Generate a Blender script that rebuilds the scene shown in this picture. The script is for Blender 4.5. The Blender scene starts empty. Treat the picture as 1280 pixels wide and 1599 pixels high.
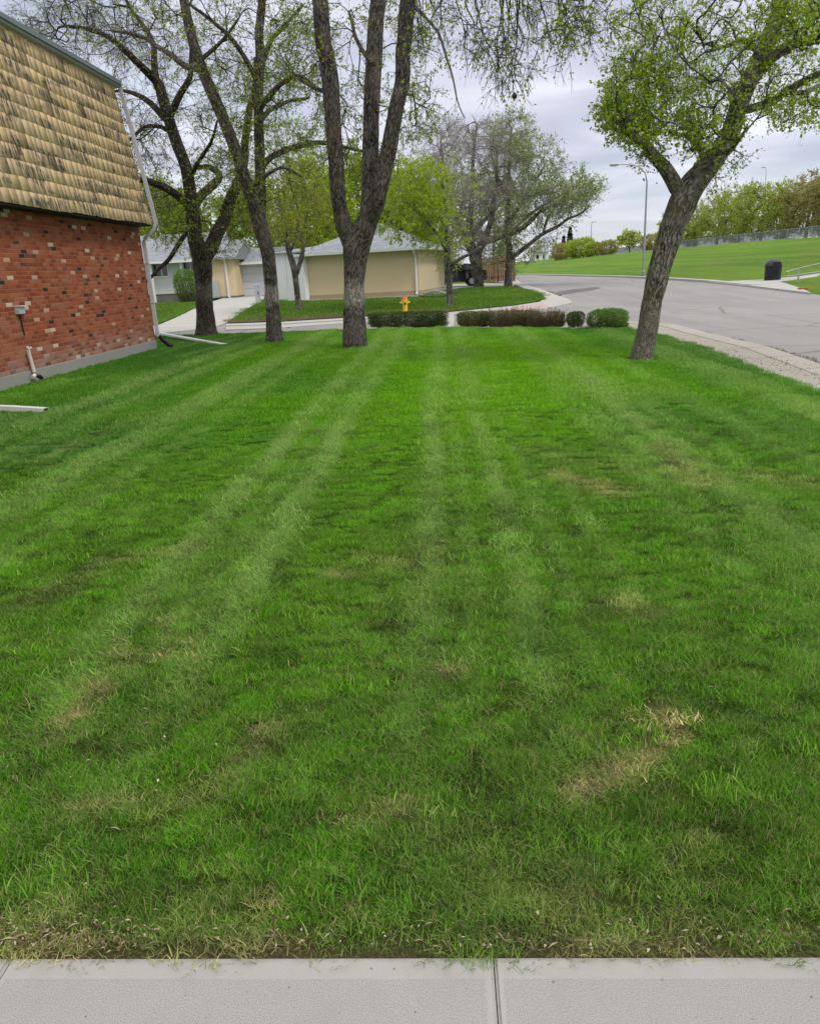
import bpy, bmesh, math, random
import numpy as np
from mathutils import Vector, Matrix
R_ = math.radians
sc = bpy.context.scene
COL = sc.collection
# ------------------------------------------------------------ camera
FPX, CAM_H, PITCH, ROLL = 1183.0, 1.65, R_(17.6), R_(3.0)
_c, _s, _ct, _st = math.cos(PITCH), math.sin(PITCH), math.cos(ROLL), math.sin(ROLL)
_R0, _U0, _F = np.array((1., 0, 0)), np.array((0, _s, _c)), np.array((0, _c, -_s))
_R = _ct*_R0 - _st*_U0
_U = _ct*_U0 + _st*_R0
cam_d = bpy.data.cameras.new('camera'); cam = bpy.data.objects.new('camera', cam_d); COL.objects.link(cam)
cam_d.sensor_fit = 'VERTICAL'; cam_d.sensor_height = 36.0; cam_d.lens = 36.0*FPX/1599.0
cam_d.clip_start = 0.05; cam_d.clip_end = 5000
cam.matrix_world = Matrix(((_R[0], _U[0], -_F[0], 0), (_R[1], _U[1], -_F[1], 0), (_R[2], _U[2], -_F[2], CAM_H), (0, 0, 0, 1)))
sc.camera = cam
# ------------------------------------------------------------ light
SUN_EL, SUN_AZ = 52.0, 128.0            # azimuth clockwise from +Y
sun_d = bpy.data.lights.new('sun', 'SUN'); sun = bpy.data.objects.new('sun', sun_d); COL.objects.link(sun)
sun_d.energy = 1.5; sun_d.angle = R_(12); sun_d.color = (1.0, .965, .91)
_sd = Vector((math.sin(R_(SUN_AZ))*math.cos(R_(SUN_EL)), math.cos(R_(SUN_AZ))*math.cos(R_(SUN_EL)), math.sin(R_(SUN_EL))))
sun.rotation_euler = _sd.to_track_quat('Z', 'Y').to_euler()
vs = sc.view_settings
vs.view_transform = 'Standard'; vs.look = 'None'; vs.gamma = 1; vs.exposure = 0.12
W = bpy.data.worlds.new('World'); sc.world = W; W.use_nodes = True
def build_world():
    nt = W.node_tree; N = nt.nodes; L = nt.links; N.clear()
    out = N.new('ShaderNodeOutputWorld'); mix = N.new('ShaderNodeMixShader')
    b1 = N.new('ShaderNodeBackground'); b2 = N.new('ShaderNodeBackground')
    sky = N.new('ShaderNodeTexSky'); sky.sky_type = 'NISHITA'; sky.sun_disc = False
    sky.sun_elevation = R_(SUN_EL); sky.sun_rotation = R_(SUN_AZ)
    L.new(sky.outputs[0], b1.inputs[0]); b1.inputs[1].default_value = 0.15
    tc = N.new('ShaderNodeTexCoord'); sep = N.new('ShaderNodeSeparateXYZ'); L.new(tc.outputs['Generated'], sep.inputs[0])
    mx = N.new('ShaderNodeMath'); mx.operation = 'MAXIMUM'; L.new(sep.outputs[2], mx.inputs[0]); mx.inputs[1].default_value = 0
    ad = N.new('ShaderNodeMath'); ad.operation = 'ADD'; L.new(mx.outputs[0], ad.inputs[0]); ad.inputs[1].default_value = 0.09
    dx = N.new('ShaderNodeMath'); dx.operation = 'DIVIDE'; L.new(sep.outputs[0], dx.inputs[0]); L.new(ad.outputs[0], dx.inputs[1])
    dy = N.new('ShaderNodeMath'); dy.operation = 'DIVIDE'; L.new(sep.outputs[1], dy.inputs[0]); L.new(ad.outputs[0], dy.inputs[1])
    cb = N.new('ShaderNodeCombineXYZ'); L.new(dx.outputs[0], cb.inputs[0]); L.new(dy.outputs[0], cb.inputs[1])
    n1 = N.new('ShaderNodeTexNoise'); L.new(cb.outputs[0], n1.inputs['Vector'])
    n1.inputs['Scale'].default_value = .8; n1.inputs['Detail'].default_value = 7; n1.inputs['Roughness'].default_value = .5
    n1.inputs['Distortion'].default_value = .5
    cr = N.new('ShaderNodeValToRGB'); L.new(n1.outputs['Fac'], cr.inputs[0])
    e = cr.color_ramp.elements
    e[0].position = .36; e[0].color = (.52, .55, .67, 1); e[1].position = .66; e[1].color = (.92, .93, 1.0, 1)
    m = cr.color_ramp.elements.new(.5); m.color = (.67, .685, .80, 1)
    mc = N.new('ShaderNodeMapRange'); L.new(mx.outputs[0], mc.inputs[0]); mc.inputs[1].default_value = .3; mc.inputs[2].default_value = .7
    wm = N.new('ShaderNodeMix'); wm.data_type = 'RGBA'; L.new(mc.outputs[0], wm.inputs[0]); L.new(cr.outputs[0], wm.inputs[6]); wm.inputs[7].default_value = (.70, .675, .62, 1)
    hz = N.new('ShaderNodeMapRange'); L.new(mx.outputs[0], hz.inputs[0]); hz.inputs[1].default_value = 0; hz.inputs[2].default_value = .10; hz.inputs[3].default_value = .7; hz.inputs[4].default_value = 0
    wh = N.new('ShaderNodeMix'); wh.data_type = 'RGBA'; L.new(hz.outputs[0], wh.inputs[0]); L.new(wm.outputs[2], wh.inputs[6]); wh.inputs[7].default_value = (.76, .79, .86, 1)
    L.new(wh.outputs[2], b2.inputs[0])
    mr = N.new('ShaderNodeMapRange'); L.new(mx.outputs[0], mr.inputs[0])           # an overcast sky is brightest overhead
    mr.inputs[1].default_value = .33; mr.inputs[2].default_value = .95; mr.inputs[3].default_value = 1.0; mr.inputs[4].default_value = 2.3
    L.new(mr.outputs[0], b2.inputs[1])
    n2 = N.new('ShaderNodeTexNoise'); L.new(cb.outputs[0], n2.inputs['Vector']); n2.inputs['Scale'].default_value = .33; n2.inputs['Detail'].default_value = 5
    r2 = N.new('ShaderNodeValToRGB'); L.new(n2.outputs['Fac'], r2.inputs[0])
    r2.color_ramp.elements[0].position = .30; r2.color_ramp.elements[0].color = (.55,)*3+(1,)
    r2.color_ramp.elements[1].position = .5; r2.color_ramp.elements[1].color = (.94,)*3+(1,)
    L.new(r2.outputs[0], mix.inputs[0]); L.new(b1.outputs[0], mix.inputs[1]); L.new(b2.outputs[0], mix.inputs[2])
    L.new(mix.outputs[0], out.inputs[0])
build_world()
# ------------------------------------------------------------ terrain and rays
YK = np.array([-500., 0, 30, 36, 42, 50, 60, 5000]); ZK = np.array([0., 0, 0, .2, .35, .45, .5, .5])
def gz(Y): return np.interp(Y, YK, ZK)
XB = np.array([-9e3, 17.0, 20, 25, 35, 47, 55, 62, 75, 9e3]); HB = np.array([0, 0, .12, .5, 1.45, 2.55, 2.82, 2.8, 2.0, 2.0])
def berm(X): return np.interp(X, XB, HB)
def gh(X, Y): return gz(Y) + berm(X)
def ray(x, y):
    u, v = (x-640)/FPX, (800-y)/FPX
    return u*_R + v*_U + _F
def G(x, y, dz=0.0):
    r = ray(x, y); lo, hi = .1, 1200.
    f = lambda m: CAM_H + r[2]*m/r[1] - gh(r[0]*m/r[1], m) - dz
    if f(hi) > 0:
        ts = np.geomspace(1, 1200, 600); k = next((i for i, t in enumerate(ts) if f(t) < 0), None)
        if k is None: return Vector((r[0]*300/r[1], 300, gh(r[0]*300/r[1], 300)))
        lo, hi = ts[k-1], ts[k]
    for _ in range(50):
        m = (lo+hi)/2
        if f(m) > 0: lo = m
        else: hi = m
    return Vector((r[0]*lo/r[1], lo, gh(r[0]*lo/r[1], lo)+dz))
def at(x, y, Y):
    r = ray(x, y); t = Y/r[1]
    return Vector((r[0]*t, Y, CAM_H + r[2]*t))
def pxm(x, y, Y):                        # metres per photo pixel at depth Y
    return (Y/ray(x, y)[1])/FPX
# ------------------------------------------------------------ object helpers
def tag(o, label=None, cat=None, group=None, kind=None):
    if label: o['label'] = label
    if cat: o['category'] = cat
    if group: o['group'] = group
    if kind: o['kind'] = kind
    return o
def thing(name, loc, label, cat, group=None, rz=0.0):
    o = bpy.data.objects.new(name, None); COL.objects.link(o); o.location = loc; o.rotation_euler = (0, 0, rz)
    o.empty_display_size = .2
    bpy.context.view_layer.update() if False else None
    return tag(o, label, cat, group)
def link_mesh(name, me, mat, parent=None, world=True):
    o = bpy.data.objects.new(name, me); COL.objects.link(o)
    if mat is not None:
        for m in (mat if isinstance(mat, (list, tuple)) else [mat]): me.materials.append(m)
    if parent is not None:
        o.parent = parent
        if world:                         # the mesh is in world coordinates: undo the parent's placement
            top = parent; chain = []
            while top is not None: chain.append(top); top = top.parent
            M = Matrix.Identity(4)
            for q in reversed(chain): M = M @ q.matrix_parent_inverse @ (Matrix.Translation(q.location) @ q.rotation_euler.to_matrix().to_4x4())
            o.matrix_parent_inverse = M.inverted()
    return o
def np_mesh(name, V, Fq, smooth=False, attrs=None, mats=None):
    """V (n,3); Fq list of (m,k) face index arrays with constant k each"""
    me = bpy.data.meshes.new(name)
    if not isinstance(Fq, list): Fq = [Fq]
    Fq = [np.asarray(f, dtype=np.int32) for f in Fq if len(f)]
    nl = sum(f.size for f in Fq); npoly = sum(len(f) for f in Fq)
    me.vertices.add(len(V)); me.vertices.foreach_set('co', np.ascontiguousarray(V, dtype=np.float32).ravel())
    me.loops.add(nl); me.loops.foreach_set('vertex_index', np.concatenate([f.ravel() for f in Fq]))
    me.polygons.add(npoly)
    tot = np.concatenate([np.full(len(f), f.shape[1], np.int32) for f in Fq])
    st = np.concatenate([[0], np.cumsum(tot)[:-1]]).astype(np.int32)
    me.polygons.foreach_set('loop_start', st)
    if smooth: me.polygons.foreach_set('use_smooth', np.ones(npoly, bool))
    if mats is not None: me.polygons.foreach_set('material_index', np.asarray(mats, np.int32))
    me.update(calc_edges=True)
    for k, (typ, arr) in (attrs or {}).items():
        a = me.attributes.new(k, typ, 'POINT')
        a.data.foreach_set({'FLOAT': 'value', 'FLOAT_VECTOR': 'vector', 'FLOAT_COLOR': 'color', 'INT': 'value'}[typ], np.ascontiguousarray(arr).ravel())
    return me
class MB:
    """collects shapes in one bmesh (world or local coordinates)"""
    def __init__(s): s.bm = bmesh.new()
    def box(s, c, size, rot=None, bevel=0.0):
        r = bmesh.ops.create_cube(s.bm, size=1.0)
        M = Matrix.Translation(c) @ (rot.to_4x4() if rot is not None else Matrix.Identity(4)) @ Matrix.Diagonal((*size, 1))
        bmesh.ops.transform(s.bm, matrix=M, verts=r['verts'])
        if bevel > 0:
            es = {e for v in r['verts'] for e in v.link_edges}
            bmesh.ops.bevel(s.bm, geom=list(es), offset=bevel, segments=2, affect='EDGES', profile=.7)
        return s
    def cyl(s, a, b, r0, r1=None, n=16, caps=True):
        a, b = Vector(a), Vector(b); r1 = r0 if r1 is None else r1
        d = b-a; q = d.to_track_quat('Z', 'Y').to_matrix().to_4x4()
        r = bmesh.ops.create_cone(s.bm, cap_ends=caps, segments=n, radius1=r0, radius2=r1, depth=d.length)
        bmesh.ops.transform(s.bm, matrix=Matrix.Translation((a+b)/2) @ q, verts=r['verts'])
        return s
    def path(s, pts, radii, n=10, square=None):
        """tube along points; square=(w,h) gives a rectangular section"""
        pts = [Vector(p) for p in pts]
        if not isinstance(radii, (list, tuple)): radii = [radii]*len(pts)
        rings = []
        for i, p in enumerate(pts):
            t = (pts[min(i+1, len(pts)-1)]-pts[max(i-1, 0)]).normalized()
            ref = Vector((0, 0, 1)) if abs(t.z) < .9 else Vector((0, 1, 0))
            u = t.cross(ref).normalized(); v = u.cross(t).normalized()
            if square:
                w, h = square; cs = [(-w/2, -h/2), (w/2, -h/2), (w/2, h/2), (-w/2, h/2)]
                rings.append([s.bm.verts.new(p+u*x+v*y) for x, y in cs])
            else:
                rings.append([s.bm.verts.new(p+(u*math.cos(6.2832*k/n)+v*math.sin(6.2832*k/n))*radii[i]) for k in range(n)])
        m = len(rings[0])
        for a, b in zip(rings, rings[1:]):
            for k in range(m): s.bm.faces.new((a[k], a[(k+1) % m], b[(k+1) % m], b[k]))
        s.bm.faces.new(rings[0][::-1]); s.bm.faces.new(rings[-1])
        return s
    def lathe(s, prof, c=(0, 0, 0), n=20, axis=None):
        c = Vector(c); M = axis.to_track_quat('Z', 'Y').to_matrix() if axis is not None else Matrix.Identity(3)
        rings = []
        for r, z in prof:
            rings.append([s.bm.verts.new(c + M @ Vector((r*math.cos(6.2832*k/n), r*math.sin(6.2832*k/n), z))) for k in range(n)])
        for a, b in zip(rings, rings[1:]):
            for k in range(n): s.bm.faces.new((a[k], a[(k+1) % n], b[(k+1) % n], b[k]))
        s.bm.faces.new(rings[0][::-1]); s.bm.faces.new(rings[-1])
        return s
    def face(s, pts):
        s.bm.faces.new([s.bm.verts.new(p) for p in pts]); return s
    def prism(s, pts, dvec):
        a = [s.bm.verts.new(p) for p in pts]; b = [s.bm.verts.new(Vector(p)+Vector(dvec)) for p in pts]
        s.bm.faces.new(a[::-1]); s.bm.faces.new(b); n = len(a)
        for k in range(n): s.bm.faces.new((a[k], a[(k+1) % n], b[(k+1) % n], b[k]))
        return s
    def build(s, name, mat, parent=None, smooth=False, world=True):
        bmesh.ops.recalc_face_normals(s.bm, faces=s.bm.faces[:])
        me = bpy.data.meshes.new(name); s.bm.to_mesh(me); s.bm.free()
        if smooth:
            me.polygons.foreach_set('use_smooth', np.ones(len(me.polygons), bool))
            try: me.set_sharp_from_angle(angle=R_(38))
            except Exception: pass
        return link_mesh(name, me, mat, parent, world)
# ------------------------------------------------------------ noise in numpy
def _h(ix, iy, seed):
    n = (ix.astype(np.int64)*374761393 + iy.astype(np.int64)*668265263 + seed*1274126177) & 0x7fffffff
    n = ((n ^ (n >> 13))*1274126177) & 0x7fffffff
    n = n ^ (n >> 16)
    return (n & 0xffff)/65535.0
def vnoise(x, y, sc_, seed=0):
    x = np.asarray(x)*sc_; y = np.asarray(y)*sc_
    ix, iy = np.floor(x), np.floor(y); fx, fy = x-ix, y-iy
    fx = fx*fx*(3-2*fx); fy = fy*fy*(3-2*fy)
    a = _h(ix, iy, seed); b = _h(ix+1, iy, seed); c = _h(ix, iy+1, seed); d = _h(ix+1, iy+1, seed)
    return (a*(1-fx)+b*fx)*(1-fy)+(c*(1-fx)+d*fx)*fy
def fbm(x, y, sc_, seed=0, o=4):
    t = 0; w = 0; a = 1.0
    for k in range(o): t = t+a*vnoise(x, y, sc_*2**k, seed+k); w += a; a *= .5
    return t/w
# ------------------------------------------------------------ material helpers
class Mat:
    def __init__(s, name):
        s.m = bpy.data.materials.new(name); s.m.use_nodes = True
        s.nt = s.m.node_tree; s.N = s.nt.nodes; s.L = s.nt.links
        s.b = next(n for n in s.N if n.type == 'BSDF_PRINCIPLED'); s.out = next(n for n in s.N if n.type == 'OUTPUT_MATERIAL')
    def n(s, typ, **k):
        nd = s.N.new('ShaderNode'+typ)
        for a, v in k.items(): setattr(nd, a, v)
        return nd
    def set(s, sock, v):
        if isinstance(v, bpy.types.NodeSocket): s.L.new(v, sock)
        elif v is not None:
            if hasattr(sock.default_value, '__len__') and not isinstance(v, (int, float)):
                v = tuple(v); v = v+(1,) if len(sock.default_value) == 4 and len(v) == 3 else v
            sock.default_value = v
    def coord(s, kind='Object'): return s.n('TexCoord').outputs[kind]
    def wpos(s): return s.n('NewGeometry').outputs['Position']
    def attr(s, name, typ='GEOMETRY', out='Vector'):
        a = s.n('Attribute', attribute_name=name, attribute_type=typ); return a.outputs[out]
    def mapping(s, v, scale=(1, 1, 1), loc=(0, 0, 0)):
        m = s.n('Mapping'); s.L.new(v, m.inputs[0]); m.inputs['Scale'].default_value = scale; m.inputs['Location'].default_value = loc
        return m.outputs[0]
    def noise(s, v, scale=5, detail=4, rough=.55, dist=0.0, out='Fac'):
        n = s.n('TexNoise'); s.set(n.inputs['Vector'], v); n.inputs['Scale'].default_value = scale
        n.inputs['Detail'].default_value = detail; n.inputs['Roughness'].default_value = rough; n.inputs['Distortion'].default_value = dist
        return n.outputs[out]
    def vor(s, v, scale=5, feature='F1', out='Distance', rnd=1.0):
        n = s.n('TexVoronoi', feature=feature); s.set(n.inputs['Vector'], v); n.inputs['Scale'].default_value = scale
        n.inputs['Randomness'].default_value = rnd
        return n.outputs[out]
    def ramp(s, f, stops, interp='LINEAR'):
        r = s.n('ValToRGB'); s.set(r.inputs[0], f); r.color_ramp.interpolation = interp
        e = r.color_ramp.elements
        while len(e) < len(stops): e.new(.5)
        for i, (p, c) in enumerate(stops):
            e[i].position = p; e[i].color = tuple(c)+(1,) if hasattr(c, '__len__') else (c, c, c, 1)
        return r.outputs[0]
    def mix(s, f, a, b, mode='MIX'):
        m = s.n('Mix', data_type='RGBA', blend_type=mode); s.set(m.inputs[0], f); s.set(m.inputs[6], a); s.set(m.inputs[7], b)
        return m.outputs[2]
    def math(s, op, a, b=0.0, c=None, clamp=False):
        m = s.n('Math', operation=op, use_clamp=clamp); s.set(m.inputs[0], a); s.set(m.inputs[1], b)
        if c is not None: s.set(m.inputs[2], c)
        return m.outputs[0]
    def sep(s, v):
        q = s.n('SeparateXYZ'); s.L.new(v, q.inputs[0]); return q.outputs
    def comb(s, x, y, z=0.0):
        q = s.n('CombineXYZ'); s.set(q.inputs[0], x); s.set(q.inputs[1], y); s.set(q.inputs[2], z); return q.outputs[0]
    def bump(s, h, strength=.5, dist=.02, nrm=None):
        b = s.n('Bump'); s.set(b.inputs['Height'], h); b.inputs['Strength'].default_value = strength; b.inputs['Distance'].default_value = dist
        if nrm is not None: s.L.new(nrm, b.inputs['Normal'])
        return b.outputs[0]
    def fin(s, color=None, rough=.7, normal=None, spec=.5, metal=0.0, coat=None):
        b = s.b
        if color is not None: s.set(b.inputs['Base Color'], color)
        s.set(b.inputs['Roughness'], rough); s.set(b.inputs['Specular IOR Level'], spec); s.set(b.inputs['Metallic'], metal)
        if normal is not None: s.L.new(normal, b.inputs['Normal'])
        if coat: s.set(b.inputs['Coat Weight'], coat)
        return s.m
def simple(name, col, rough=.6, var=.12, scale=6, metal=0.0, spec=.4, bump=.0, bs=60, coat=None):
    m = Mat(name); c = m.coord()
    n = m.noise(c, scale, 5); cc = m.mix(n, [v*(1-var) for v in col], [min(1, v*(1+var)) for v in col])
    nm = m.bump(m.noise(c, bs, 3), bump, .01) if bump > 0 else None
    return m.fin(cc, rough, nm, spec, metal, coat)
def leaf_mat(name, stops, trans=.45, rough=.5, spec=.35):
    """leaf: diffuse+gloss with light coming through; colour by per-leaf random and clump noise"""
    m = Mat(name)
    r = m.attr('rnd', out='Fac')
    n = m.noise(m.wpos(), 1.1, 3)
    f = m.math('ADD', m.math('MULTIPLY', r, .55), m.math('MULTIPLY', n, .45))
    col = m.ramp(f, stops)
    m.fin(col, rough, spec=spec)
    t = m.n('BsdfTranslucent'); m.set(t.inputs[0], m.mix(1.0, col, (1.0, 1.12, .55), 'MULTIPLY'))
    mx = m.n('MixShader'); mx.inputs[0].default_value = trans
    m.L.new(m.b.outputs[0], mx.inputs[1]); m.L.new(t.outputs[0], mx.inputs[2]); m.L.new(mx.outputs[0], m.out.inputs[0])
    return m.m
# concrete, asphalt, soil
def concrete(name, base, edge=False, joints=None):
    m = Mat(name); p = m.wpos()
    big = m.noise(p, .8, 5, .6); med = m.noise(p, 9, 6, .65); fine = m.noise(p, 260, 3, .7)
    col = m.mix(big, [v*.86 for v in base], [v*1.1 for v in base])
    col = m.mix(m.ramp(med, [(.35, 0), (.75, .35)]), col, [v*.78 for v in base])
    col = m.mix(m.ramp(fine, [(.34, .55), (.5, 0)]), col, [v*.5 for v in base])
    pits = m.vor(p, 95); pm = m.ramp(pits, [(.05, 1), (.11, 0)])
    gate = m.ramp(m.noise(p, 23, 2), [(.52, 0), (.6, 1)])
    pm = m.math('MULTIPLY', pm, gate)
    col = m.mix(m.math('MULTIPLY', pm, .6), col, [v*.45 for v in base])
    st = m.ramp(m.noise(p, 2.3, 6, .7, 1.2), [(.62, 0), (.72, .22)])
    col = m.mix(st, col, (.30, .24, .17))
    if joints:
        yy = m.math('FRACT', m.math('DIVIDE', m.sep(p)[1], joints)); jl = m.ramp(m.math('ABSOLUTE', m.math('SUBTRACT', yy, .5)), [(0, .75), (.012, .5), (.016, 0)]); col = m.mix(jl, col, (.12, .11, .10))
    h = m.math('SUBTRACT', m.math('MULTIPLY', fine, .6), m.math('MULTIPLY', pm, 1.2))
    return m.fin(col, .88, m.bump(h, .55, .0022), .25)
M_walk = concrete('sidewalk_concrete', (.40, .385, .36))
M_walk_edge = concrete('sidewalk_edge_concrete', (.47, .465, .45))
M_apron = concrete('apron_concrete', (.36, .345, .32))
M_tanwalk = concrete('old_walk_concrete', (.37, .34, .295), joints=1.5)
M_curb = concrete('kerb_concrete', (.46, .455, .44), joints=1.5)
def road_mat():
    m = Mat('road_surface'); p = m.wpos()
    sx = m.mapping(p, (1, .12, 1)); streak = m.noise(sx, .9, 6, .62)
    big = m.noise(p, .16, 4); fine = m.noise(p, 120, 4, .7)
    col = m.mix(big, (.275, .262, .268), (.345, .33, .33))
    col = m.mix(m.ramp(streak, [(.40, .0), (.62, .55)]), col, (.225, .215, .222))
    col = m.mix(m.ramp(fine, [(.35, .5), (.55, 0)]), col, (.15, .145, .145))
    spots = m.ramp(m.noise(p, .75, 3, .5, .6), [(.66, 0), (.75, .55)])
    col = m.mix(spots, col, (.17, .165, .17))
    cr = m.vor(m.mix(.12, p, m.noise(p, 1.2, 4, out='Color')), .22, 'DISTANCE_TO_EDGE')
    crk = m.ramp(cr, [(.0, .8), (.006, 0)])
    col = m.mix(crk, col, (.09, .085, .08))
    return m.fin(col, .85, m.bump(fine, .5, .004), .3)
M_road = road_mat()
def soil_mat():
    m = Mat('lawn_soil'); p = m.wpos(); c = m.attr('tint', out='Color')
    n = m.ramp(m.noise(p, 160, 4, .8), [(.32, 0), (.68, 1)]); n2 = m.noise(p, 7, 4)
    col = m.mix(1.0, c, m.mix(n, (.22, .24, .2), (1.35, 1.35, 1.15)), 'MULTIPLY')
    return m.fin(col, .95, m.bump(n, 1.0, .02), .1)
M_soil = soil_mat()
def turf_mat(name, a, b, dry=(.20, .20, .06)):
    m = Mat(name); p = m.wpos()
    n = m.noise(p, .22, 5, .6); f = m.noise(m.mapping(p, (1, 1, 1)), 38, 4, .75); md = m.noise(p, 2.2, 5, .65)
    s = m.noise(m.mapping(p, (.9, .07, .9)), .55, 4, .6)
    col = m.mix(m.ramp(s, [(.38, 0), (.62, 1)]), a, b)
    col = m.mix(m.ramp(n, [(.50, 0), (.7, .55)]), col, dry)
    col = m.mix(1.0, col, m.mix(f, (.35, .35, .35), (1.5, 1.5, 1.4)), 'MULTIPLY')
    col = m.mix(1.0, col, m.mix(md, (.5, .56, .5), (1.45, 1.38, 1.4)), 'MULTIPLY')
    return m.fin(col, .9, m.bump(f, 1.0, .06), .15)
M_turf = turf_mat('hill_turf', (.095, .20, .018), (.15, .27, .026))
M_turf_far = turf_mat('far_turf', (.075, .17, .025), (.10, .21, .03))
def brick_mat():
    m = Mat('red_brick'); o = m.coord('Object'); x, y, z = m.sep(o)[:3]
    CH, CL = .0775, .213
    v = m.math('DIVIDE', z, CH); row = m.math('FLOOR', v); fv = m.math('FRACT', v)
    u = m.math('ADD', m.math('DIVIDE', x, CL), m.math('MULTIPLY', m.math('MODULO', row, 2.0), .5)); cu = m.math('FLOOR', u); fu = m.math('FRACT', u)
    wn = m.n('TexWhiteNoise', noise_dimensions='2D'); m.L.new(m.comb(cu, row), wn.inputs['Vector'])
    rnd = wn.outputs['Value']
    wn2 = m.n('TexWhiteNoise', noise_dimensions='2D'); m.L.new(m.comb(m.math('ADD', cu, 37.3), m.math('ADD', row, 11.7)), wn2.inputs['Vector'])
    r2 = wn2.outputs['Value']
    base = m.ramp(rnd, [(0, (.225, .050, .025)), (.35, (.325, .080, .034)), (.7, (.375, .108, .046)), (1, (.34, .135, .08))])
    sp = m.ramp(r2, [(0, (.045, .028, .026)), (.022, (.045, .028, .026)), (.023, (.14, .05, .035)), (.040, (.14, .05, .035)), (.041, (.62, .48, .37)), (.065, (.52, .33, .24)), (.085, (0, 0, 0)), (1, (0, 0, 0))], 'CONSTANT')
    issp = m.ramp(r2, [(0, 1), (.085, 0), (1, 0)], 'CONSTANT')
    col = m.mix(issp, base, sp)
    # pale weathered courses near the base
    wz = m.ramp(m.math('ADD', m.math('DIVIDE', z, 2.9), m.math('MULTIPLY', m.noise(o, 1.4, 4), .10)), [(.16, .70), (.30, 0)])
    dirt = m.noise(m.mapping(o, (1, 1, 2.5)), 9, 5, .7)
    col = m.mix(m.math('MULTIPLY', wz, m.ramp(m.math('ADD', m.math('MULTIPLY', rnd, .5), m.math('MULTIPLY', dirt, .6)), [(.35, .15), (.7, 1)])), col, (.34, .245, .20))
    col = m.mix(1.0, col, m.mix(m.noise(o, 38, 4, .7), (.68, .68, .68), (1.3, 1.28, 1.25)), 'MULTIPLY')
    wob = m.math('MULTIPLY', m.math('SUBTRACT', m.noise(o, 60, 3), .5), .10)
    mo_v = m.ramp(m.math('ADD', m.math('ABSOLUTE', m.math('SUBTRACT', fv, .5)), wob), [(.405, 0), (.45, 1)])
    mo_u = m.ramp(m.math('ADD', m.math('ABSOLUTE', m.math('SUBTRACT', fu, .5)), m.math('MULTIPLY', wob, .4)), [(.462, 0), (.48, 1)])
    mo = m.math('MAXIMUM', mo_v, mo_u)
    mcol = m.mix(m.noise(o, 5, 4), (.20, .095, .06), (.46, .33, .24))
    mcol = m.mix(wz, mcol, (.40, .34, .29))
    col = m.mix(m.math('MULTIPLY', mo, .68), col, mcol)
    h = m.math('ADD', m.math('SUBTRACT', 1.0, mo), m.math('MULTIPLY', m.noise(o, 80, 4), .35))
    h = m.math('ADD', h, m.math('MULTIPLY', rnd, .3))
    return m.fin(col, .88, m.bump(h, .9, .007), .25)
M_brick = brick_mat()
def shake_mat():
    m = Mat('cedar_shake'); t = m.attr('tint', out='Color'); uv = m.attr('suv')
    x, y, z = m.sep(uv)[:3]
    st = m.noise(m.comb(m.math('MULTIPLY', x, 26.0), m.math('MULTIPLY', y, 3.4), z), 1.0, 3, .6)
    st2 = m.noise(m.comb(m.math('MULTIPLY', x, 95.0), m.math('MULTIPLY', y, 5.0), z), 1.0, 4, .7)
    amt = m.noise(m.comb(m.math('MULTIPLY', x, 1.1), m.math('MULTIPLY', y, 2.6), 3.0), 1.0, 4, .55)
    g = m.math('MULTIPLY', m.ramp(st, [(.47, 0), (.53, 1)]), m.ramp(amt, [(.49, .0), (.57, 1)]))
    col = m.mix(1.0, t, m.mix(st2, (.80, .78, .75), (1.15, 1.14, 1.1)), 'MULTIPLY')
    col = m.mix(m.math('MULTIPLY', g, .86), col, (.075, .085, .095))
    return m.fin(col, .9, m.bump(m.math('ADD', st, m.math('MULTIPLY', st2, .5)), .35, .004), .15)
M_shake = shake_mat()
def bark_mat(name, dark, light, moss=(.12, .15, .03), mossamt=.0, band=None, scale=1.0):
    m = Mat(name); b = m.attr('buv'); o = m.wpos()
    warp = m.mix(.035, b, m.noise(b, 9.0, 3, out='Color'), 'LINEAR_LIGHT')
    n0 = m.noise(warp, 19*scale, 3, .5); r0 = m.math('ABSOLUTE', m.math('SUBTRACT', n0, .5))
    n1 = m.noise(warp, 44*scale, 4, .6); r1 = m.math('ABSOLUTE', m.math('SUBTRACT', n1, .5))
    n = m.noise(b, 150*scale, 4, .7)
    h = m.math('ADD', m.ramp(r0, [(0, 0), (.10, .85), (.2, 1)]), m.math('ADD', m.math('MULTIPLY', m.ramp(r1, [(0, 0), (.12, 1)]), .45), m.math('MULTIPLY', n, .5)))
    col = m.mix(m.ramp(m.math('MULTIPLY', h, .6), [(.34, 0), (.92, 1)]), dark, light)
    col = m.mix(m.ramp(m.noise(o, 2.6, 5, .65), [(.4, 0), (.75, .5)]), col, [q*1.35 for q in light])
    if mossamt > 0:
        mk = m.ramp(m.noise(o, 4.5, 4, .6), [(.48, 0), (.62, mossamt)]); col = m.mix(mk, col, moss)
    if band:
        z = m.sep(o)[2]; zz = m.math('ADD', z, m.math('MULTIPLY', m.math('SUBTRACT', m.noise(o, 6, 4), .5), .5))
        c0, w0, colr = band
        mk = m.ramp(m.math('ABSOLUTE', m.math('SUBTRACT', zz, c0)), [(w0*.45, .95), (w0, 0)])
        col = m.mix(m.math('MULTIPLY', mk, m.ramp(m.math('MULTIPLY', h, .6), [(.3, .15), (.6, 1)])), col, colr)
    return m.fin(col, .92, m.bump(h, 1.0, .045/scale), .15)
M_bark = bark_mat('elm_bark', (.014, .012, .011), (.20, .165, .145), mossamt=.15, band=(1.35, .32, (.30, .26, .22)))
M_barkband = bark_mat('banded_elm_bark', (.022, .018, .016), (.31, .275, .25), mossamt=.12, band=(1.22, .34, (.66, .62, .56)))
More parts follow.
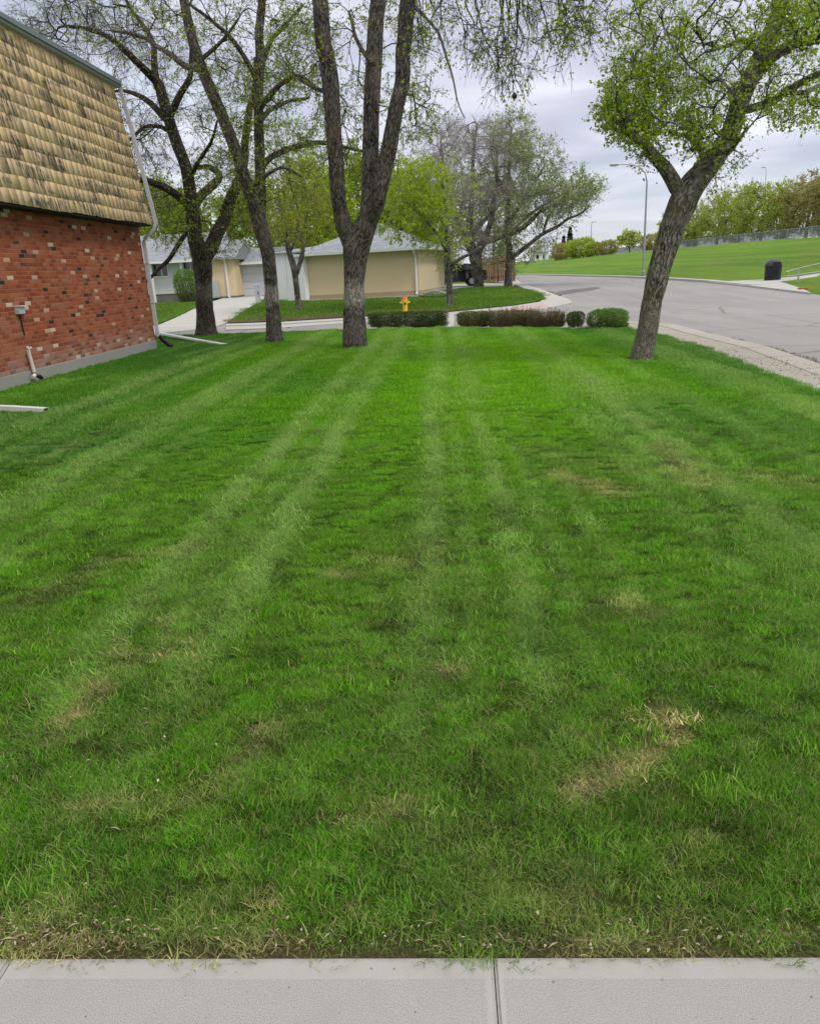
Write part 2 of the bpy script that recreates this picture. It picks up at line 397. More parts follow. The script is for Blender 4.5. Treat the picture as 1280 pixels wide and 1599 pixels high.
M_bark_d = bark_mat('mossy_leaning_bark', (.034, .028, .023), (.50, .45, .39), moss=(.17, .21, .03), mossamt=.55, band=(.35, .75, (.33, .30, .26)))
M_bark_far = bark_mat('grey_bark', (.06, .05, .045), (.36, .33, .29), scale=.6)
M_twig = simple('dark_twig', (.055, .044, .038), .9, .3, 3)
M_twig_grey = simple('grey_twig', (.27, .235, .225), .9, .25, 3)
M_twig_brown = simple('brown_twig', (.15, .10, .085), .9, .25, 3)
GREEN_A = [(0.2, (.15, .21, .016)), (.5, (.28, .37, .03)), (.75, (.44, .50, .07))]
GREEN_D = [(0.2, (.14, .24, .014)), (.5, (.30, .43, .03)), (.8, (.52, .62, .10))]
GREEN_Y = [(0.2, (.19, .28, .014)), (.5, (.34, .46, .022)), (.8, (.50, .58, .05))]
GREEN_P = [(0.2, (.17, .23, .07)), (.5, (.29, .36, .13)), (.8, (.42, .48, .20))]
M_leafA = leaf_mat('elm_leaf', GREEN_A); M_leafD = leaf_mat('maple_leaf', GREEN_D); M_leafY = leaf_mat('spring_leaf', GREEN_Y); M_leafP = leaf_mat('pale_leaf', GREEN_P); M_leafS = leaf_mat('young_leaf', [(.2, (.20, .22, .03)), (.5, (.32, .38, .04)), (.8, (.48, .46, .10))])
M_leafF = leaf_mat('olive_leaf', [(.2, (.24, .30, .05)), (.5, (.40, .46, .09)), (.8, (.55, .58, .17))])
M_leafO = leaf_mat('russet_leaf', [(.2, (.26, .22, .09)), (.5, (.38, .33, .14)), (.8, (.46, .45, .17))])
M_leafDark = leaf_mat('dark_hedge_leaf', [(.2, (.03, .055, .014)), (.5, (.075, .12, .022)), (.8, (.14, .21, .035))], trans=.25)
M_leafHedge = leaf_mat('hedge_leaf', [(.2, (.06, .085, .02)), (.45, (.13, .18, .03)), (.62, (.21, .16, .09)), (.85, (.22, .33, .05))], trans=.3)
M_leafBush = leaf_mat('bush_leaf', [(.2, (.06, .13, .022)), (.5, (.13, .25, .04)), (.8, (.22, .35, .06))])
M_needle = leaf_mat('evergreen_needle', [(.2, (.010, .014, .010)), (.5, (.022, .028, .018)), (.8, (.045, .035, .022))], trans=.1)
M_white = simple('white_paint', (.74, .745, .76), .55, .05, 2, bump=.06)
M_whitemetal = simple('white_aluminium', (.74, .74, .76), .4, .07, 5, spec=.5)
M_lilacmetal = simple('downspout_aluminium', (.60, .575, .62), .42, .1, 4)
M_flash = simple('grey_flashing', (.33, .36, .37), .5, .12, 3)
M_dark = simple('dark_gap', (.02, .018, .016), .9)
M_beige = simple('beige_stucco', (.60, .49, .32), .92, .06, 1.2, bump=.35, bs=45)
M_beige2 = simple('beige_plinth', (.36, .28, .18), .92, .12, 1.5, bump=.3)
M_cream = simple('cream_stucco', (.66, .52, .33), .92, .05, 1.2, bump=.3, bs=45)
M_stone = simple('dark_plinth_stone', (.16, .15, .15), .9, .3, 5, bump=.4)
M_found = concrete('foundation_concrete', (.33, .325, .30))
M_wood = simple('brown_fence_wood', (.20, .095, .055), .85, .3, 3)
M_yellow = simple('yellow_hydrant_paint', (.72, .50, .025), .45, .12, 12)
M_redp = simple('orange_hydrant_paint', (.55, .14, .04), .5, .1, 8)
M_steel = simple('galvanised_steel', (.45, .47, .48), .45, .12, 8, metal=.6)
M_pole = simple('grey_lamp_pole', (.30, .33, .36), .5, .1, 2, metal=.3)
M_black = simple('black_plastic', (.012, .013, .018), .45, .3, 4)
M_carp = simple('black_car_paint', (.010, .011, .016), .2, .2, 1, spec=.6, coat=1.0)
M_tyre = simple('tyre_rubber', (.018, .018, .018), .85, .2, 20)
M_glass = simple('window_glass', (.025, .028, .034), .08, .2, 1, spec=.8)
M_rock = simple('grey_rock', (.26, .24, .23), .95, .3, 4, bump=.6, bs=14)
M_pvc = simple('dirty_white_pvc', (.66, .61, .53), .5, .15, 14)
M_plastic_g = simple('grey_utility_plastic', (.42, .45, .50), .5, .1, 6)
def shingle_roof():
    m = Mat('grey_asphalt_shingles'); p = m.wpos(); br = m.n('TexBrick')
    br.inputs['Scale'].default_value = 1; br.inputs['Brick Width'].default_value = .35; br.inputs['Row Height'].default_value = .14
    br.inputs['Mortar Size'].default_value = .008; br.inputs['Color1'].default_value = (.20, .215, .25, 1); br.inputs['Color2'].default_value = (.31, .33, .37, 1)
    br.inputs['Mortar'].default_value = (.17, .18, .2, 1)
    x, y, z = m.sep(p)[:3]
    m.L.new(m.comb(x, m.math('MULTIPLY', m.math('ADD', m.math('MULTIPLY', y, .5), z), 1.0)), br.inputs['Vector'])
    col = m.mix(.35, br.outputs[0], m.mix(m.noise(p, 14, 4), (.18, .19, .23), (.36, .38, .42)))
    return m.fin(col, .9, m.bump(m.noise(p, 60, 3), .4, .01), .2)
M_roof = shingle_roof()
def siding():
    m = Mat('white_lap_siding'); p = m.wpos(); z = m.sep(p)[2]
    f = m.math('FRACT', m.math('DIVIDE', z, .2)); h = m.math('SUBTRACT', 1.0, f)
    col = m.mix(m.noise(p, 1.5, 3), (.56, .57, .60), (.64, .65, .68))
    col = m.mix(m.ramp(f, [(.0, .5), (.07, 0)]), col, (.3, .3, .33))
    return m.fin(col, .6, m.bump(h, .7, .02), .3)
M_siding = siding()
# ============================================================ SETTING
LD = Vector(ray(690, 425)); LD.z = 0; LD.normalize()        # mowing direction
LU = Vector((LD.y, -LD.x, 0))
def poly_world(pts): return [G(*p) for p in pts]
def sheet(name, pts, mat, top=0.0, thick=.12, world=None, kind='structure', parent=None):
    """slab draped on the terrain: outline in XY, cut every metre where the ground bends, with side faces"""
    P = world or poly_world(pts)
    bm = bmesh.new(); f = bm.faces.new([bm.verts.new((p[0], p[1], 0)) for p in P])
    if f.normal.z < 0 or f.calc_area() and (f.normal_update() or f.normal.z < 0): f.normal_flip()
    ys = [p[1] for p in P]
    for y in (30, 33, 36, 39, 42, 46, 50, 55, 60):
        if min(ys) < y < max(ys):
            bmesh.ops.bisect_plane(bm, geom=bm.verts[:]+bm.edges[:]+bm.faces[:], plane_co=(0, y, 0), plane_no=(0, 1, 0))
    bmesh.ops.triangulate(bm, faces=bm.faces[:])
    for v in bm.verts: v.co.z = float(gh(v.co.x, v.co.y)) + top
    r = bmesh.ops.extrude_face_region(bm, geom=bm.faces[:])
    for v in [g for g in r['geom'] if isinstance(g, bmesh.types.BMVert)]: v.co.z -= thick
    bmesh.ops.recalc_face_normals(bm, faces=bm.faces[:])
    me = bpy.data.meshes.new(name); bm.to_mesh(me); bm.free()
    o = link_mesh(name, me, mat, parent)
    if parent is None: tag(o, kind=kind)
    return o
# ground, one sheet to the horizon
def build_ground():
    xs = np.unique(np.concatenate([np.linspace(-1500, -60, 12), np.linspace(-60, 16.4, 24), np.linspace(16.6, 76, 60), np.linspace(76, 1500, 16)]))
    ys = np.unique(np.concatenate([np.linspace(-200, 0, 5), np.array([15, 30, 33, 36, 39, 42, 46, 50, 55, 60]), np.linspace(60, 300, 60), np.geomspace(300, 3500, 14)]))
    X, Y = np.meshgrid(xs, ys)
    Z = gh(X, Y) - np.where(X < 16.5, .14, 0.0) + np.where(X > 20, (fbm(X, Y, .06, 5)-.5)*.35, 0)
    V = np.stack([X, Y, Z], -1).reshape(-1, 3)
    nx, ny = len(xs), len(ys); i = np.arange(nx*ny).reshape(ny, nx)
    Fq = np.stack([i[:-1, :-1], i[:-1, 1:], i[1:, 1:], i[1:, :-1]], -1).reshape(-1, 4)
    tag(link_mesh('ground', np_mesh('ground', V, Fq, True), M_turf), kind='structure')
build_ground()
# main street and the side lane
EDGE = [G(*p) for p in [(969, 511), (1040, 527), (1083, 540), (1140, 563), (1200, 587), (1240, 602), (1280, 615)]]   # right edge of the lawn
sheet('road', None, M_road, top=-.055, thick=.08, world=[(5.0, -12, 0), (16.55, -12, 0), (16.55, 30, 0), (16.55, 60, 0), (16.9, 110, 0), (16.9, 280, 0), (7.2, 280, 0), (8.2, 60, 0), (7.9, 38, 0), (5.2, 30.5, 0), (1, 32.5, 0), (-8, 37, 0), (-26, 44, 0), (-30, 30, 0), (-12, 24, 0), (-2, 21, 0), (4, 19.2, 0)])
# far kerb of the street along the hill, a step with its gutter
def strip(name, line, w, mat, top, thick=.15):
    L = [Vector(p) for p in line]; out = []
    for i, p in enumerate(L):
        t = (L[min(i+1, len(L)-1)]-L[max(i-1, 0)]); t.z = 0; t.normalize(); out.append((p, Vector((t.y, -t.x, 0))))
    P = [p - n*w/2 for p, n in out] + [p + n*w/2 for p, n in reversed(out)]
    return sheet(name, None, mat, top, thick, world=P)
strip('kerb_far', [(16.62, -12, 0), (16.62, 28.5, 0)], .45, M_curb, .06)
strip('kerb_far', [(16.62, 36.5, 0), (16.62, 60, 0), (16.95, 110, 0), (16.95, 280, 0)], .45, M_curb, .06)
# driveway apron by the waste bin
sheet('apron', None, M_curb, .025, .1, world=[(16.3, 31.0, 0), (16.3, 41.5, 0), (17, 40.9, 0), (18.2, 39.9, 0), (20, 39.6, 0), (20, 38.9, 0), (20, 38.2, 0), (18.2, 37.6, 0), (17, 33.0, 0)])
sheet('apron', None, M_curb, .025, .1, world=[(20.02, 39.6, 0), (25, 39.9, 0), (25, 38.6, 0), (20.02, 38.2, 0)])
# ------------------------------------------------------------ lawn polygon
WALL_A, WALL_B = Vector((-7.07, 13.42, 0)), Vector((-6.6, 20.97, 0))
wd = (WALL_B-WALL_A).normalized(); wn_ = Vector((wd.y, -wd.x, 0))
w0 = WALL_B - wd*18.7
SWE0, SWE1 = Vector((-1.12, 1.54, 0)), Vector((.94, 1.42, 0))       # edge of the near sidewalk
sd_ = (SWE1-SWE0).normalized(); sn_ = Vector((-sd_.y, sd_.x, 0))
LAWN = [w0 + wn_*0, SWE0 + sd_*-6.6, SWE1 + sd_*4.0, Vector((4.75, 1.2, 0)), Vector((4.85, 5, 0))] + list(reversed(EDGE)) + \
       [G(*p) for p in [(900, 514), (700, 513), (570, 515), (490, 518), (380, 522), (245, 526)]] + [Vector((-9.5, 25.6, 0)), Vector((-9.5, 21.3, 0)), WALL_B.copy()]
ISLE = poly_world([(353, 505), (375, 490), (412, 469), (470, 471), (655, 465), (690, 455), (735, 450), (790, 449), (822, 453), (843, 459), (851, 466), (840, 471), (800, 477), (740, 483), (690, 488), (600, 492), (520, 497), (440, 502)])
PATCH = poly_world([(200, 474), (300, 474), (306, 480), (275, 495), (246, 507), (200, 512)])
def inside(P, X, Y):
    X = np.asarray(X); Y = np.asarray(Y); c = np.zeros(X.shape, bool); n = len(P)
    for i in range(n):
        x1, y1 = P[i][0], P[i][1]; x2, y2 = P[(i+1) % n][0], P[(i+1) % n][1]
        if y1 == y2: continue
        k = ((y1 > Y) != (y2 > Y)) & (X < (x2-x1)*(Y-y1)/(y2-y1)+x1); c ^= k
    return c
# lawn wear: dry patches taken from where they lie on the grass
DRY = []
for pts, w, a in [([(895, 1240), (955, 1205), (1010, 1182), (1042, 1152), (1036, 1108)], .050, 1.4),
                  ([(418, 1125), (392, 1172), (345, 1205)], .05, .62), ([(170, 1060), (105, 1135)], .07, .7), ([(150, 1080), (90, 1160)], .05, .4),
                  ([(190, 1015), (200, 1035)], .05, .7), ([(262, 1024), (292, 1028)], .045, .9), ([(690, 1050), (725, 1045)], .06, .6),
                  ([(262, 965), (268, 1000)], .04, .6), ([(520, 895), (545, 900)], .08, .4),
                  ([(160, 880), (300, 860)], .14, .18), ([(40, 945), (140, 900)], .2, .12), ([(840, 705), (1000, 740), (1120, 755)], .3, .1),
                  ([(1030, 700), (1090, 760)], .16, .28), ([(880, 745), (960, 770)], .2, .35), ([(560, 870), (640, 885)], .12, .15),
                  ([(250, 1265), (350, 1230)], .06, .22), ([(120, 1260), (200, 1250)], .05, .45), ([(860, 1405), (920, 1400)], .04, .6),
                  ([(320, 1420), (420, 1405)], .045, .55), ([(530, 1425), (560, 1420)], .03, .5), ([(60, 720), (250, 640)], .25, .08), ([(10, 1440), (120, 1430)], .04, .5),
                  ([(640, 1250), (560, 1275)], .07, .3), ([(960, 940), (1010, 960)], .1, .3), ([(1190, 745), (1280, 760)], .25, .2), ([(1040, 1330), (1090, 1325)], .05, .35)]:
    DRY.append(([G(*p) for p in pts], w, a))
DARK = [([G(*p) for p in q], w, a) for q, w, a in [([(930, 1275), (1060, 1240)], .12, .5), ([(560, 1240), (700, 1160)], .12, .3), ([(1180, 1330), (1275, 1290)], .15, .45), ([(820, 1180), (870, 1100)], .1, .3), ([(600, 830), (690, 880)], .3, .25), ([(150, 1330), (260, 1380)], .08, .35), ([(120, 642), (420, 641), (640, 641), (900, 646)], .05, .45)]]
def segd(P, X, Y):
    d = np.full(np.shape(X), 1e9)
    for a, b in zip(P, P[1:]):
        ux, uy = b[0]-a[0], b[1]-a[1]; l = max(ux*ux+uy*uy, 1e-9)
        t = np.clip(((X-a[0])*ux+(Y-a[1])*uy)/l, 0, 1)
        d = np.minimum(d, np.hypot(X-a[0]-t*ux, Y-a[1]-t*uy))
    return d
def lawn_props(X, Y):
    """colour (n,3), height factor, stripe factor 0..1, dryness"""
    u = X*LU.x + Y*LU.y; w = X*LD.x + Y*LD.y
    wob = (fbm(X, Y, .22, 11)-.5)*.22
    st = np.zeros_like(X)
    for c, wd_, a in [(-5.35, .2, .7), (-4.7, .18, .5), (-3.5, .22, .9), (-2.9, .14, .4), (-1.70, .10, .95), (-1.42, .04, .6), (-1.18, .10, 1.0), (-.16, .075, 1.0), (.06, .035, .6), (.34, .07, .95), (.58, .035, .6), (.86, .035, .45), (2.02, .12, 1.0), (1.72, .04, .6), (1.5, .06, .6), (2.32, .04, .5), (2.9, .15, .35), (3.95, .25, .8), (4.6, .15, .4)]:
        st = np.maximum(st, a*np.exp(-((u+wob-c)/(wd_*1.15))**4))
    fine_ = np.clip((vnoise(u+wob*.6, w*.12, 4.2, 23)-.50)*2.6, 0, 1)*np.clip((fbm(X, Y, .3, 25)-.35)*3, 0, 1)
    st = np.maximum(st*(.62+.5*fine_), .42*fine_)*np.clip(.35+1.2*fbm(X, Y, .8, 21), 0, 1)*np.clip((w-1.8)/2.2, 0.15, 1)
    an = 1-.68*np.clip((w-2.5)/4, 0, 1)                       # mowing draws the texture out along its line
    n1 = fbm(u, w*.5, .5, 31); n2 = fbm(u, w*an, 2.6, 41); n3 = fbm(u, w*an, 9, 51, 3)
    dry = np.zeros_like(X)
    for P, wd_, a in DRY: dry = np.maximum(dry, a*np.exp(-((segd(P, X, Y)+.028*(vnoise(X, Y, 14, 91)-.5))/(wd_*.72))**2))
    near = np.clip((5.5-w)/4.2, 0, 1)
    dry = np.clip(dry*(.75+.6*n3)*1.45, 0, 1) + np.clip((n2-.56)*3.2, 0, 1)*(.03+.12*near) + np.clip((n3-.64)*3, 0, 1)*near*.25
    e = (X-SWE0.x)*sn_.x+(Y-SWE0.y)*sn_.y                     # distance from the sidewalk
    ed = np.clip(1-e/.13, 0, 1); dry = np.maximum(dry, ed*np.clip((vnoise(X, Y, 5, 77)-.22)*2.2, 0, 1))
    dry = np.clip(dry, 0, 1)
    dk = np.zeros_like(X)
    for P, wd_, a in DARK: dk = np.maximum(dk, a*np.exp(-(segd(P, X, Y)/wd_)**2))
    mid = np.array((.080, .280, .010)); yel = np.array((.165, .42, .003)); blu = np.array((.050, .205, .030)); tan = np.array((.60, .50, .25)); oli = np.array((.112, .255, .028))
    ctr = np.exp(-((u-.6)/2.6)**2)*np.clip((w-5)/6, 0, 1)     # lusher strip down the middle
    f = np.clip(.22+.85*ctr+.9*(n1-.5), 0, 1)[:, None]
    col = mid*(1-f)+yel*f
    b = np.clip((.48-n1)*2.6+.5*np.clip((np.abs(u+.2)-2.7)/2.5, 0, 1), 0, .8)[:, None]; col = col*(1-b)+blu*b
    o = (near*np.clip((n2-.40)*2.2, 0, .6))[:, None]; col = col*(1-o)+oli*o
    pale = np.array((.33, .50, .15)); s = np.clip(st*.95, 0, 1)[:, None]; col = col*(1-s)+pale*s  # sheen of the combed blades, painted into the colour as pale stripes
    n4 = fbm(X, Y, 17, 71, 2); nr_ = np.clip((7.5-w)/5.5, 0, 1)
    q = (nr_*.40*np.clip((n4-.42)*3.2, 0, 1))[:, None]; col = col*(1-q)+np.array((.21, .29, .06))*q
    q = (nr_*.50*np.clip((.47-n3)*4, 0, 1))[:, None]; col = col*(1-q)+np.array((.045, .12, .022))*q
    col = col*(1-.06*nr_[:, None])
    col = col*(1-.45*dk[:, None])*((.68+.16*np.clip((w-4)/4, 0, 1))[:, None]+(.66-.32*np.clip((w-4)/4, 0, 1))[:, None]*n3[:, None])
    d = (dry*.9)[:, None]; col = col*(1-d)+tan*d*(.8+.4*n3[:, None])
    hgt = (1-.45*dry)*(.9+.22*n2)*(1+.25*dk)*(1-.35*ed)
    return col, hgt, st, dry, e
def build_lawn(name, P, res, fn=None):
    xs = np.arange(min(p[0] for p in P)-res, max(p[0] for p in P)+res*2, res); ys = np.arange(min(p[1] for p in P)-res, max(p[1] for p in P)+res*2, res)
    X, Y = np.meshgrid(xs, ys); ins = inside(P, X, Y)
    cell = ins[:-1, :-1] | ins[:-1, 1:] | ins[1:, 1:] | ins[1:, :-1]
    # snap the outside corners of border cells onto the outline
    Xf, Yf = X.copy(), Y.copy(); need = np.zeros_like(ins); need[:-1, :-1] |= cell; need[:-1, 1:] |= cell; need[1:, 1:] |= cell; need[1:, :-1] |= cell
    idx = np.argwhere(need & ~ins); n = len(P)
    for r, c in idx:
        best = (1e9, 0, 0)
        for i in range(n):
            a, b = P[i], P[(i+1) % n]; ux, uy = b[0]-a[0], b[1]-a[1]; l = max(ux*ux+uy*uy, 1e-9)
            t = min(1, max(0, ((X[r, c]-a[0])*ux+(Y[r, c]-a[1])*uy)/l)); qx, qy = a[0]+t*ux, a[1]+t*uy
            dd = (qx-X[r, c])**2+(qy-Y[r, c])**2
            if dd < best[0]: best = (dd, qx, qy)
        Xf[r, c], Yf[r, c] = best[1], best[2]
    i = np.arange(X.size).reshape(X.shape)
    Fq = np.stack([i[:-1, :-1][cell], i[:-1, 1:][cell], i[1:, 1:][cell], i[1:, :-1][cell]], -1)
    used = np.unique(Fq); remap = np.full(X.size, -1); remap[used] = np.arange(len(used)); Fq = remap[Fq]
    x, y = Xf.ravel()[used], Yf.ravel()[used]; inn = ins.ravel()[used]
    z = gz(y) + .005 + (fbm(x, y, 1.5, 3)-.5)*.02*inn
    if fn: col = fn(x, y)
    else:
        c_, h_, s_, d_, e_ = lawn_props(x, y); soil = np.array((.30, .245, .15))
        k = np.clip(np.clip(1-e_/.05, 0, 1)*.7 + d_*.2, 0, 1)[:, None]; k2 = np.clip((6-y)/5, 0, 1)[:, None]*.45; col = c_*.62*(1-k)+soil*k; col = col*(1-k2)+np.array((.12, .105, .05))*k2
    V = np.stack([x, y, z], -1)
    me = np_mesh(name, V, Fq, True, {'tint': ('FLOAT_COLOR', np.concatenate([col, np.ones((len(x), 1))], 1).astype(np.float32))})
    return tag(link_mesh(name, me, M_soil), kind='structure')
build_lawn('lawn', LAWN, .09)
def isle_props(x, y):
    n = fbm(x, y, .5, 61); n3 = fbm(x, y, 6, 62, 3)
    edge = np.zeros_like(x)
    low = [G(*p) for p in [(353, 505), (440, 502), (520, 497), (600, 492), (690, 488)]]
    edge = np.exp(-(segd(low, x, y)/1.1)**2)
    col = np.array((.075, .185, .014))*(1-n[:, None])+np.array((.12, .25, .02))*n[:, None]
    d = np.clip(edge*1.2*(.5+n3), 0, .95)[:, None]
    return col*(1-d)+np.array((.20, .165, .10))*d*(.7+.6*n3[:, None])
build_lawn('lawn_across_the_lane', ISLE, .3, isle_props)
build_lawn('lawn_by_the_white_house', PATCH, .4, isle_props)
# pavements beyond the lawn
sheet('pavement', None, M_tanwalk, -.02, .1, world=[EDGE[0]+Vector((.02, 0, 0))] + [p+Vector((.02, 0, 0)) for p in EDGE[1:]] + [Vector((4.9, 5, 0)), Vector((4.82, -12, 0)), Vector((6.35, -12, 0)), G(1280, 572), G(1180, 540), G(1083, 517), G(1041, 506), G(969, 503)])
strip('pavement_slab', [(5.72, -12, 0), (5.72, 9.75, 0)], 1.36, M_curb, -.008, .05)
strip('gutter', [G(1300, 583), G(1180, 541), G(1083, 518), G(1041, 506.5), G(975, 502.5)], .42, concrete('gutter_concrete', (.41, .385, .35), joints=1.5), -.012, .05)
# sidewalk and ramp at the corner across the lane
WK_out = [(353, 509), (440, 506), (520, 501), (600, 496), (690, 492), (760, 489), (850, 482), (893, 473), (888, 468), (866, 460), (838, 450), (815, 444), (806, 437)]
WK_in = [(800, 437), (800, 444), (822, 452), (843, 458), (852, 466), (841, 472), (800, 478), (740, 484), (690, 489), (600, 493), (520, 498), (440, 503), (353, 506)]
sheet('corner_pavement', WK_out+WK_in, M_curb, .0, .1)
sheet('ramp_paving', [(762, 487), (846, 474), (852, 478), (862, 480), (812, 485), (770, 488)], simple('pink_ramp_concrete', (.46, .33, .31), .9, .15, 5), .006, .03)
sheet('back_path', [(655, 463), (690, 453), (740, 448.5), (800, 447), (806, 444), (780, 443), (700, 444), (640, 452)], M_curb, .0, .1)
# driveway to the garages
sheet('driveway', [(150, 530), (245, 521), (330, 512), (353, 504), (376, 489), (412, 468), (412, 460), (366, 461), (335, 470), (306, 481), (275, 496), (246, 508), (150, 516)], M_curb, -.01, .1)
sheet('lane_gutter', [(353, 509.5), (440, 506.5), (537, 500.5), (690, 492.5), (690, 494.5), (537, 504), (440, 511), (353, 514.5)], M_curb, -.02, .05)
sheet('garden_path', [(689, 511.5), (708, 511.5), (709, 491), (690, 491.5)], M_curb, -.006, .06)
# ------------------------------------------------------------ near sidewalk: slabs with grooves
def near_sidewalk():
    bm = bmesh.new(); joints = [-8.53, -7.29, -6.05, -4.81, -3.57, -2.33, -1.09+.0, .15, 1.39, 2.63, 3.87, 5.11]
    zt = .012
    def slab(a, b, y0, y1, mi, z=zt):
        # local axes: sd_ along, sn_ towards the lawn (y measured down from the edge)
        P = [Vector((0, 1.475, 0)) + sd_*x + sn_*y for x, y in ((a, y0), (b, y0), (b, y1), (a, y1))]
        v = [bm.verts.new((p.x, p.y, -.10)) for p in P]+[bm.verts.new((p.x, p.y, z)) for p in P]
        fs = [bm.faces.new(v[4:])]+[bm.faces.new((v[i], v[(i+1) % 4], v[4+(i+1) % 4], v[4+i])) for i in range(4)]
        return v, fs
    for a, b in zip(joints, joints[1:]):
        g = .0015
        v, fs = slab(a+g, b-g, -1.5, -.001, 0)
        top = fs[0]; bmesh.ops.bevel(bm, geom=list(top.edges), offset=.007, segments=3, affect='EDGES')
    bmesh.ops.recalc_face_normals(bm, faces=bm.faces[:])
    me = bpy.data.meshes.new('sidewalk'); bm.to_mesh(me); bm.free()
    m = Mat('near_sidewalk_concrete'); p = m.wpos(); x, y, z = m.sep(p)[:3]
    d = m.math('ADD', m.math('ADD', m.math('MULTIPLY', x, -sn_.x), m.math('MULTIPLY', y, -sn_.y)), 1.475*sn_.y)      # distance in from the lawn edge
    al = m.math('ADD', m.math('MULTIPLY', x, sd_.x), m.math('MULTIPLY', y, sd_.y))
    al = m.math('SUBTRACT', m.math('FRACT', m.math('DIVIDE', m.math('ADD', al, 8.53+1.475*-sd_.y), 1.24)), .5)
    ej = m.math('MULTIPLY', m.math('SUBTRACT', .5, m.math('ABSOLUTE', al)), 1.24)
    dd = m.math('MINIMUM', d, m.math('ADD', ej, .045))
    wob = m.math('MULTIPLY', m.noise(p, 9, 3), .006)
    band = m.ramp(m.math('ADD', dd, wob), [(.066, 1), (.072, 0)])
    big = m.noise(p, 1.3, 5, .6); med = m.noise(p, 14, 6, .7); fine = m.noise(p, 330, 3, .75); f2 = m.noise(m.mapping(p, (1, .35, 1)), 480, 2, .7)
    col = m.mix(big, (.29, .287, .283), (.37, .365, .358)); col = m.mix(m.math('MULTIPLY', band, .4), col, (.39, .388, .382))
    col = m.mix(m.ramp(med, [(.4, 0), (.8, .3)]), col, (.33, .29, .25))
    am = m.math('SUBTRACT', 1.0, m.math('MULTIPLY', band, .65))
    col = m.mix(m.math('MULTIPLY', m.ramp(fine, [(.36, .85), (.49, 0)]), am), col, (.17, .16, .15))
    col = m.mix(m.math('MULTIPLY', m.ramp(fine, [(.56, 0), (.68, .5)]), am), col, (.60, .585, .56))
    pits = m.ramp(m.vor(p, 34), [(.07, 1), (.12, 0)]); pits = m.math('MULTIPLY', pits, m.ramp(m.noise(p, 17, 2), [(.50, 0), (.6, 1)]))
    col = m.mix(m.math('MULTIPLY', pits, .8), col, (.12, .11, .10))
    stn = m.ramp(m.noise(p, 3.2, 6, .72, .8), [(.50, 0), (.68, .35)]); col = m.mix(stn, col, (.25, .235, .22))
    rust = m.ramp(m.noise(p, 5, 5, .6, .5), [(.70, 0), (.77, .5)]); col = m.mix(rust, col, (.36, .26, .16))
    edge_d = m.ramp(m.math('ADD', d, m.math('MULTIPLY', m.noise(p, 30, 4), .02)), [(.012, .55), (.03, 0)]); col = m.mix(edge_d, col, (.16, .14, .11))
    hh = m.math('ADD', m.math('MULTIPLY', m.math('MULTIPLY', fine, am), 1.0), m.math('MULTIPLY', pits, -1.5))
    hh = m.math('ADD', hh, m.math('MULTIPLY', m.ramp(dd, [(.066, 0), (.07, 1), (.076, .4)]), .5))
    mt = m.fin(col, .9, m.bump(hh, .6, .0018), .2)
    tag(link_mesh('sidewalk', me, mt), kind='structure')
    # dark bed under the joints
    tag(MB().box((0, .6, -.045), (24, 2.0, .06), Matrix.Rotation(math.atan2(sd_.y, sd_.x), 3, 'Z')).build('sidewalk_bed', simple('joint_soil', (.25, .235, .215), .95, .3, 30)), kind='structure')
near_sidewalk()
# ============================================================ GRASS (uncountable: one object)
def blades_mesh(name, rng, n, rad, h0, h1, w, lean, arch=.5, seg=3):
    th = rng.uniform(0, 6.2832, n); r = rad*np.sqrt(rng.uniform(0, 1, n)); bx, by = r*np.cos(th), r*np.sin(th)
    h = rng.uniform(h0, h1, n); a = rng.uniform(0, 6.2832, n); ln = np.abs(rng.normal(lean, .32, n)); wd_ = w*rng.uniform(.6, 1.3, n)
    dx, dy = np.cos(a), np.sin(a); f = a+rng.uniform(-1.2, 1.2, n)+1.57; px, py = np.cos(f), np.sin(f)
    V = []; ts = np.linspace(0, 1, seg+1)
    for t in ts[:-1]:
        hor = h*ln*(t*(1-arch)+arch*t*t); z = h*t*np.sqrt(np.clip(1-(ln*t*.6)**2, .15, 1)); ww = wd_*(1-.55*t)/2
        V.append(np.stack([bx+dx*hor-px*ww, by+dy*hor-py*ww, z], -1)); V.append(np.stack([bx+dx*hor+px*ww, by+dy*hor+py*ww, z], -1))
    hor = h*ln; z = h*np.sqrt(np.clip(1-(ln*.6)**2, .15, 1))
    V.append(np.stack([bx+dx*hor, by+dy*hor, z], -1))
    k = len(V); V = np.stack(V, 1).reshape(-1, 3); base = (np.arange(n)*k)[:, None]
    Q = np.concatenate([base+np.array([[2*i, 2*i+1, 2*i+3, 2*i+2]]) for i in range(seg-1)])
    T = base+np.array([[2*seg-2, 2*seg-1, 2*seg]])
    rnd = np.repeat(rng.uniform(0, 1, n), k); tt = np.tile(np.concatenate([np.repeat(ts[:-1], 2), [1.]]), n)
    return np_mesh(name, V, [Q, T], True, {'rnd': ('FLOAT', rnd.astype(np.float32)), 'along': ('FLOAT', tt.astype(np.float32))})
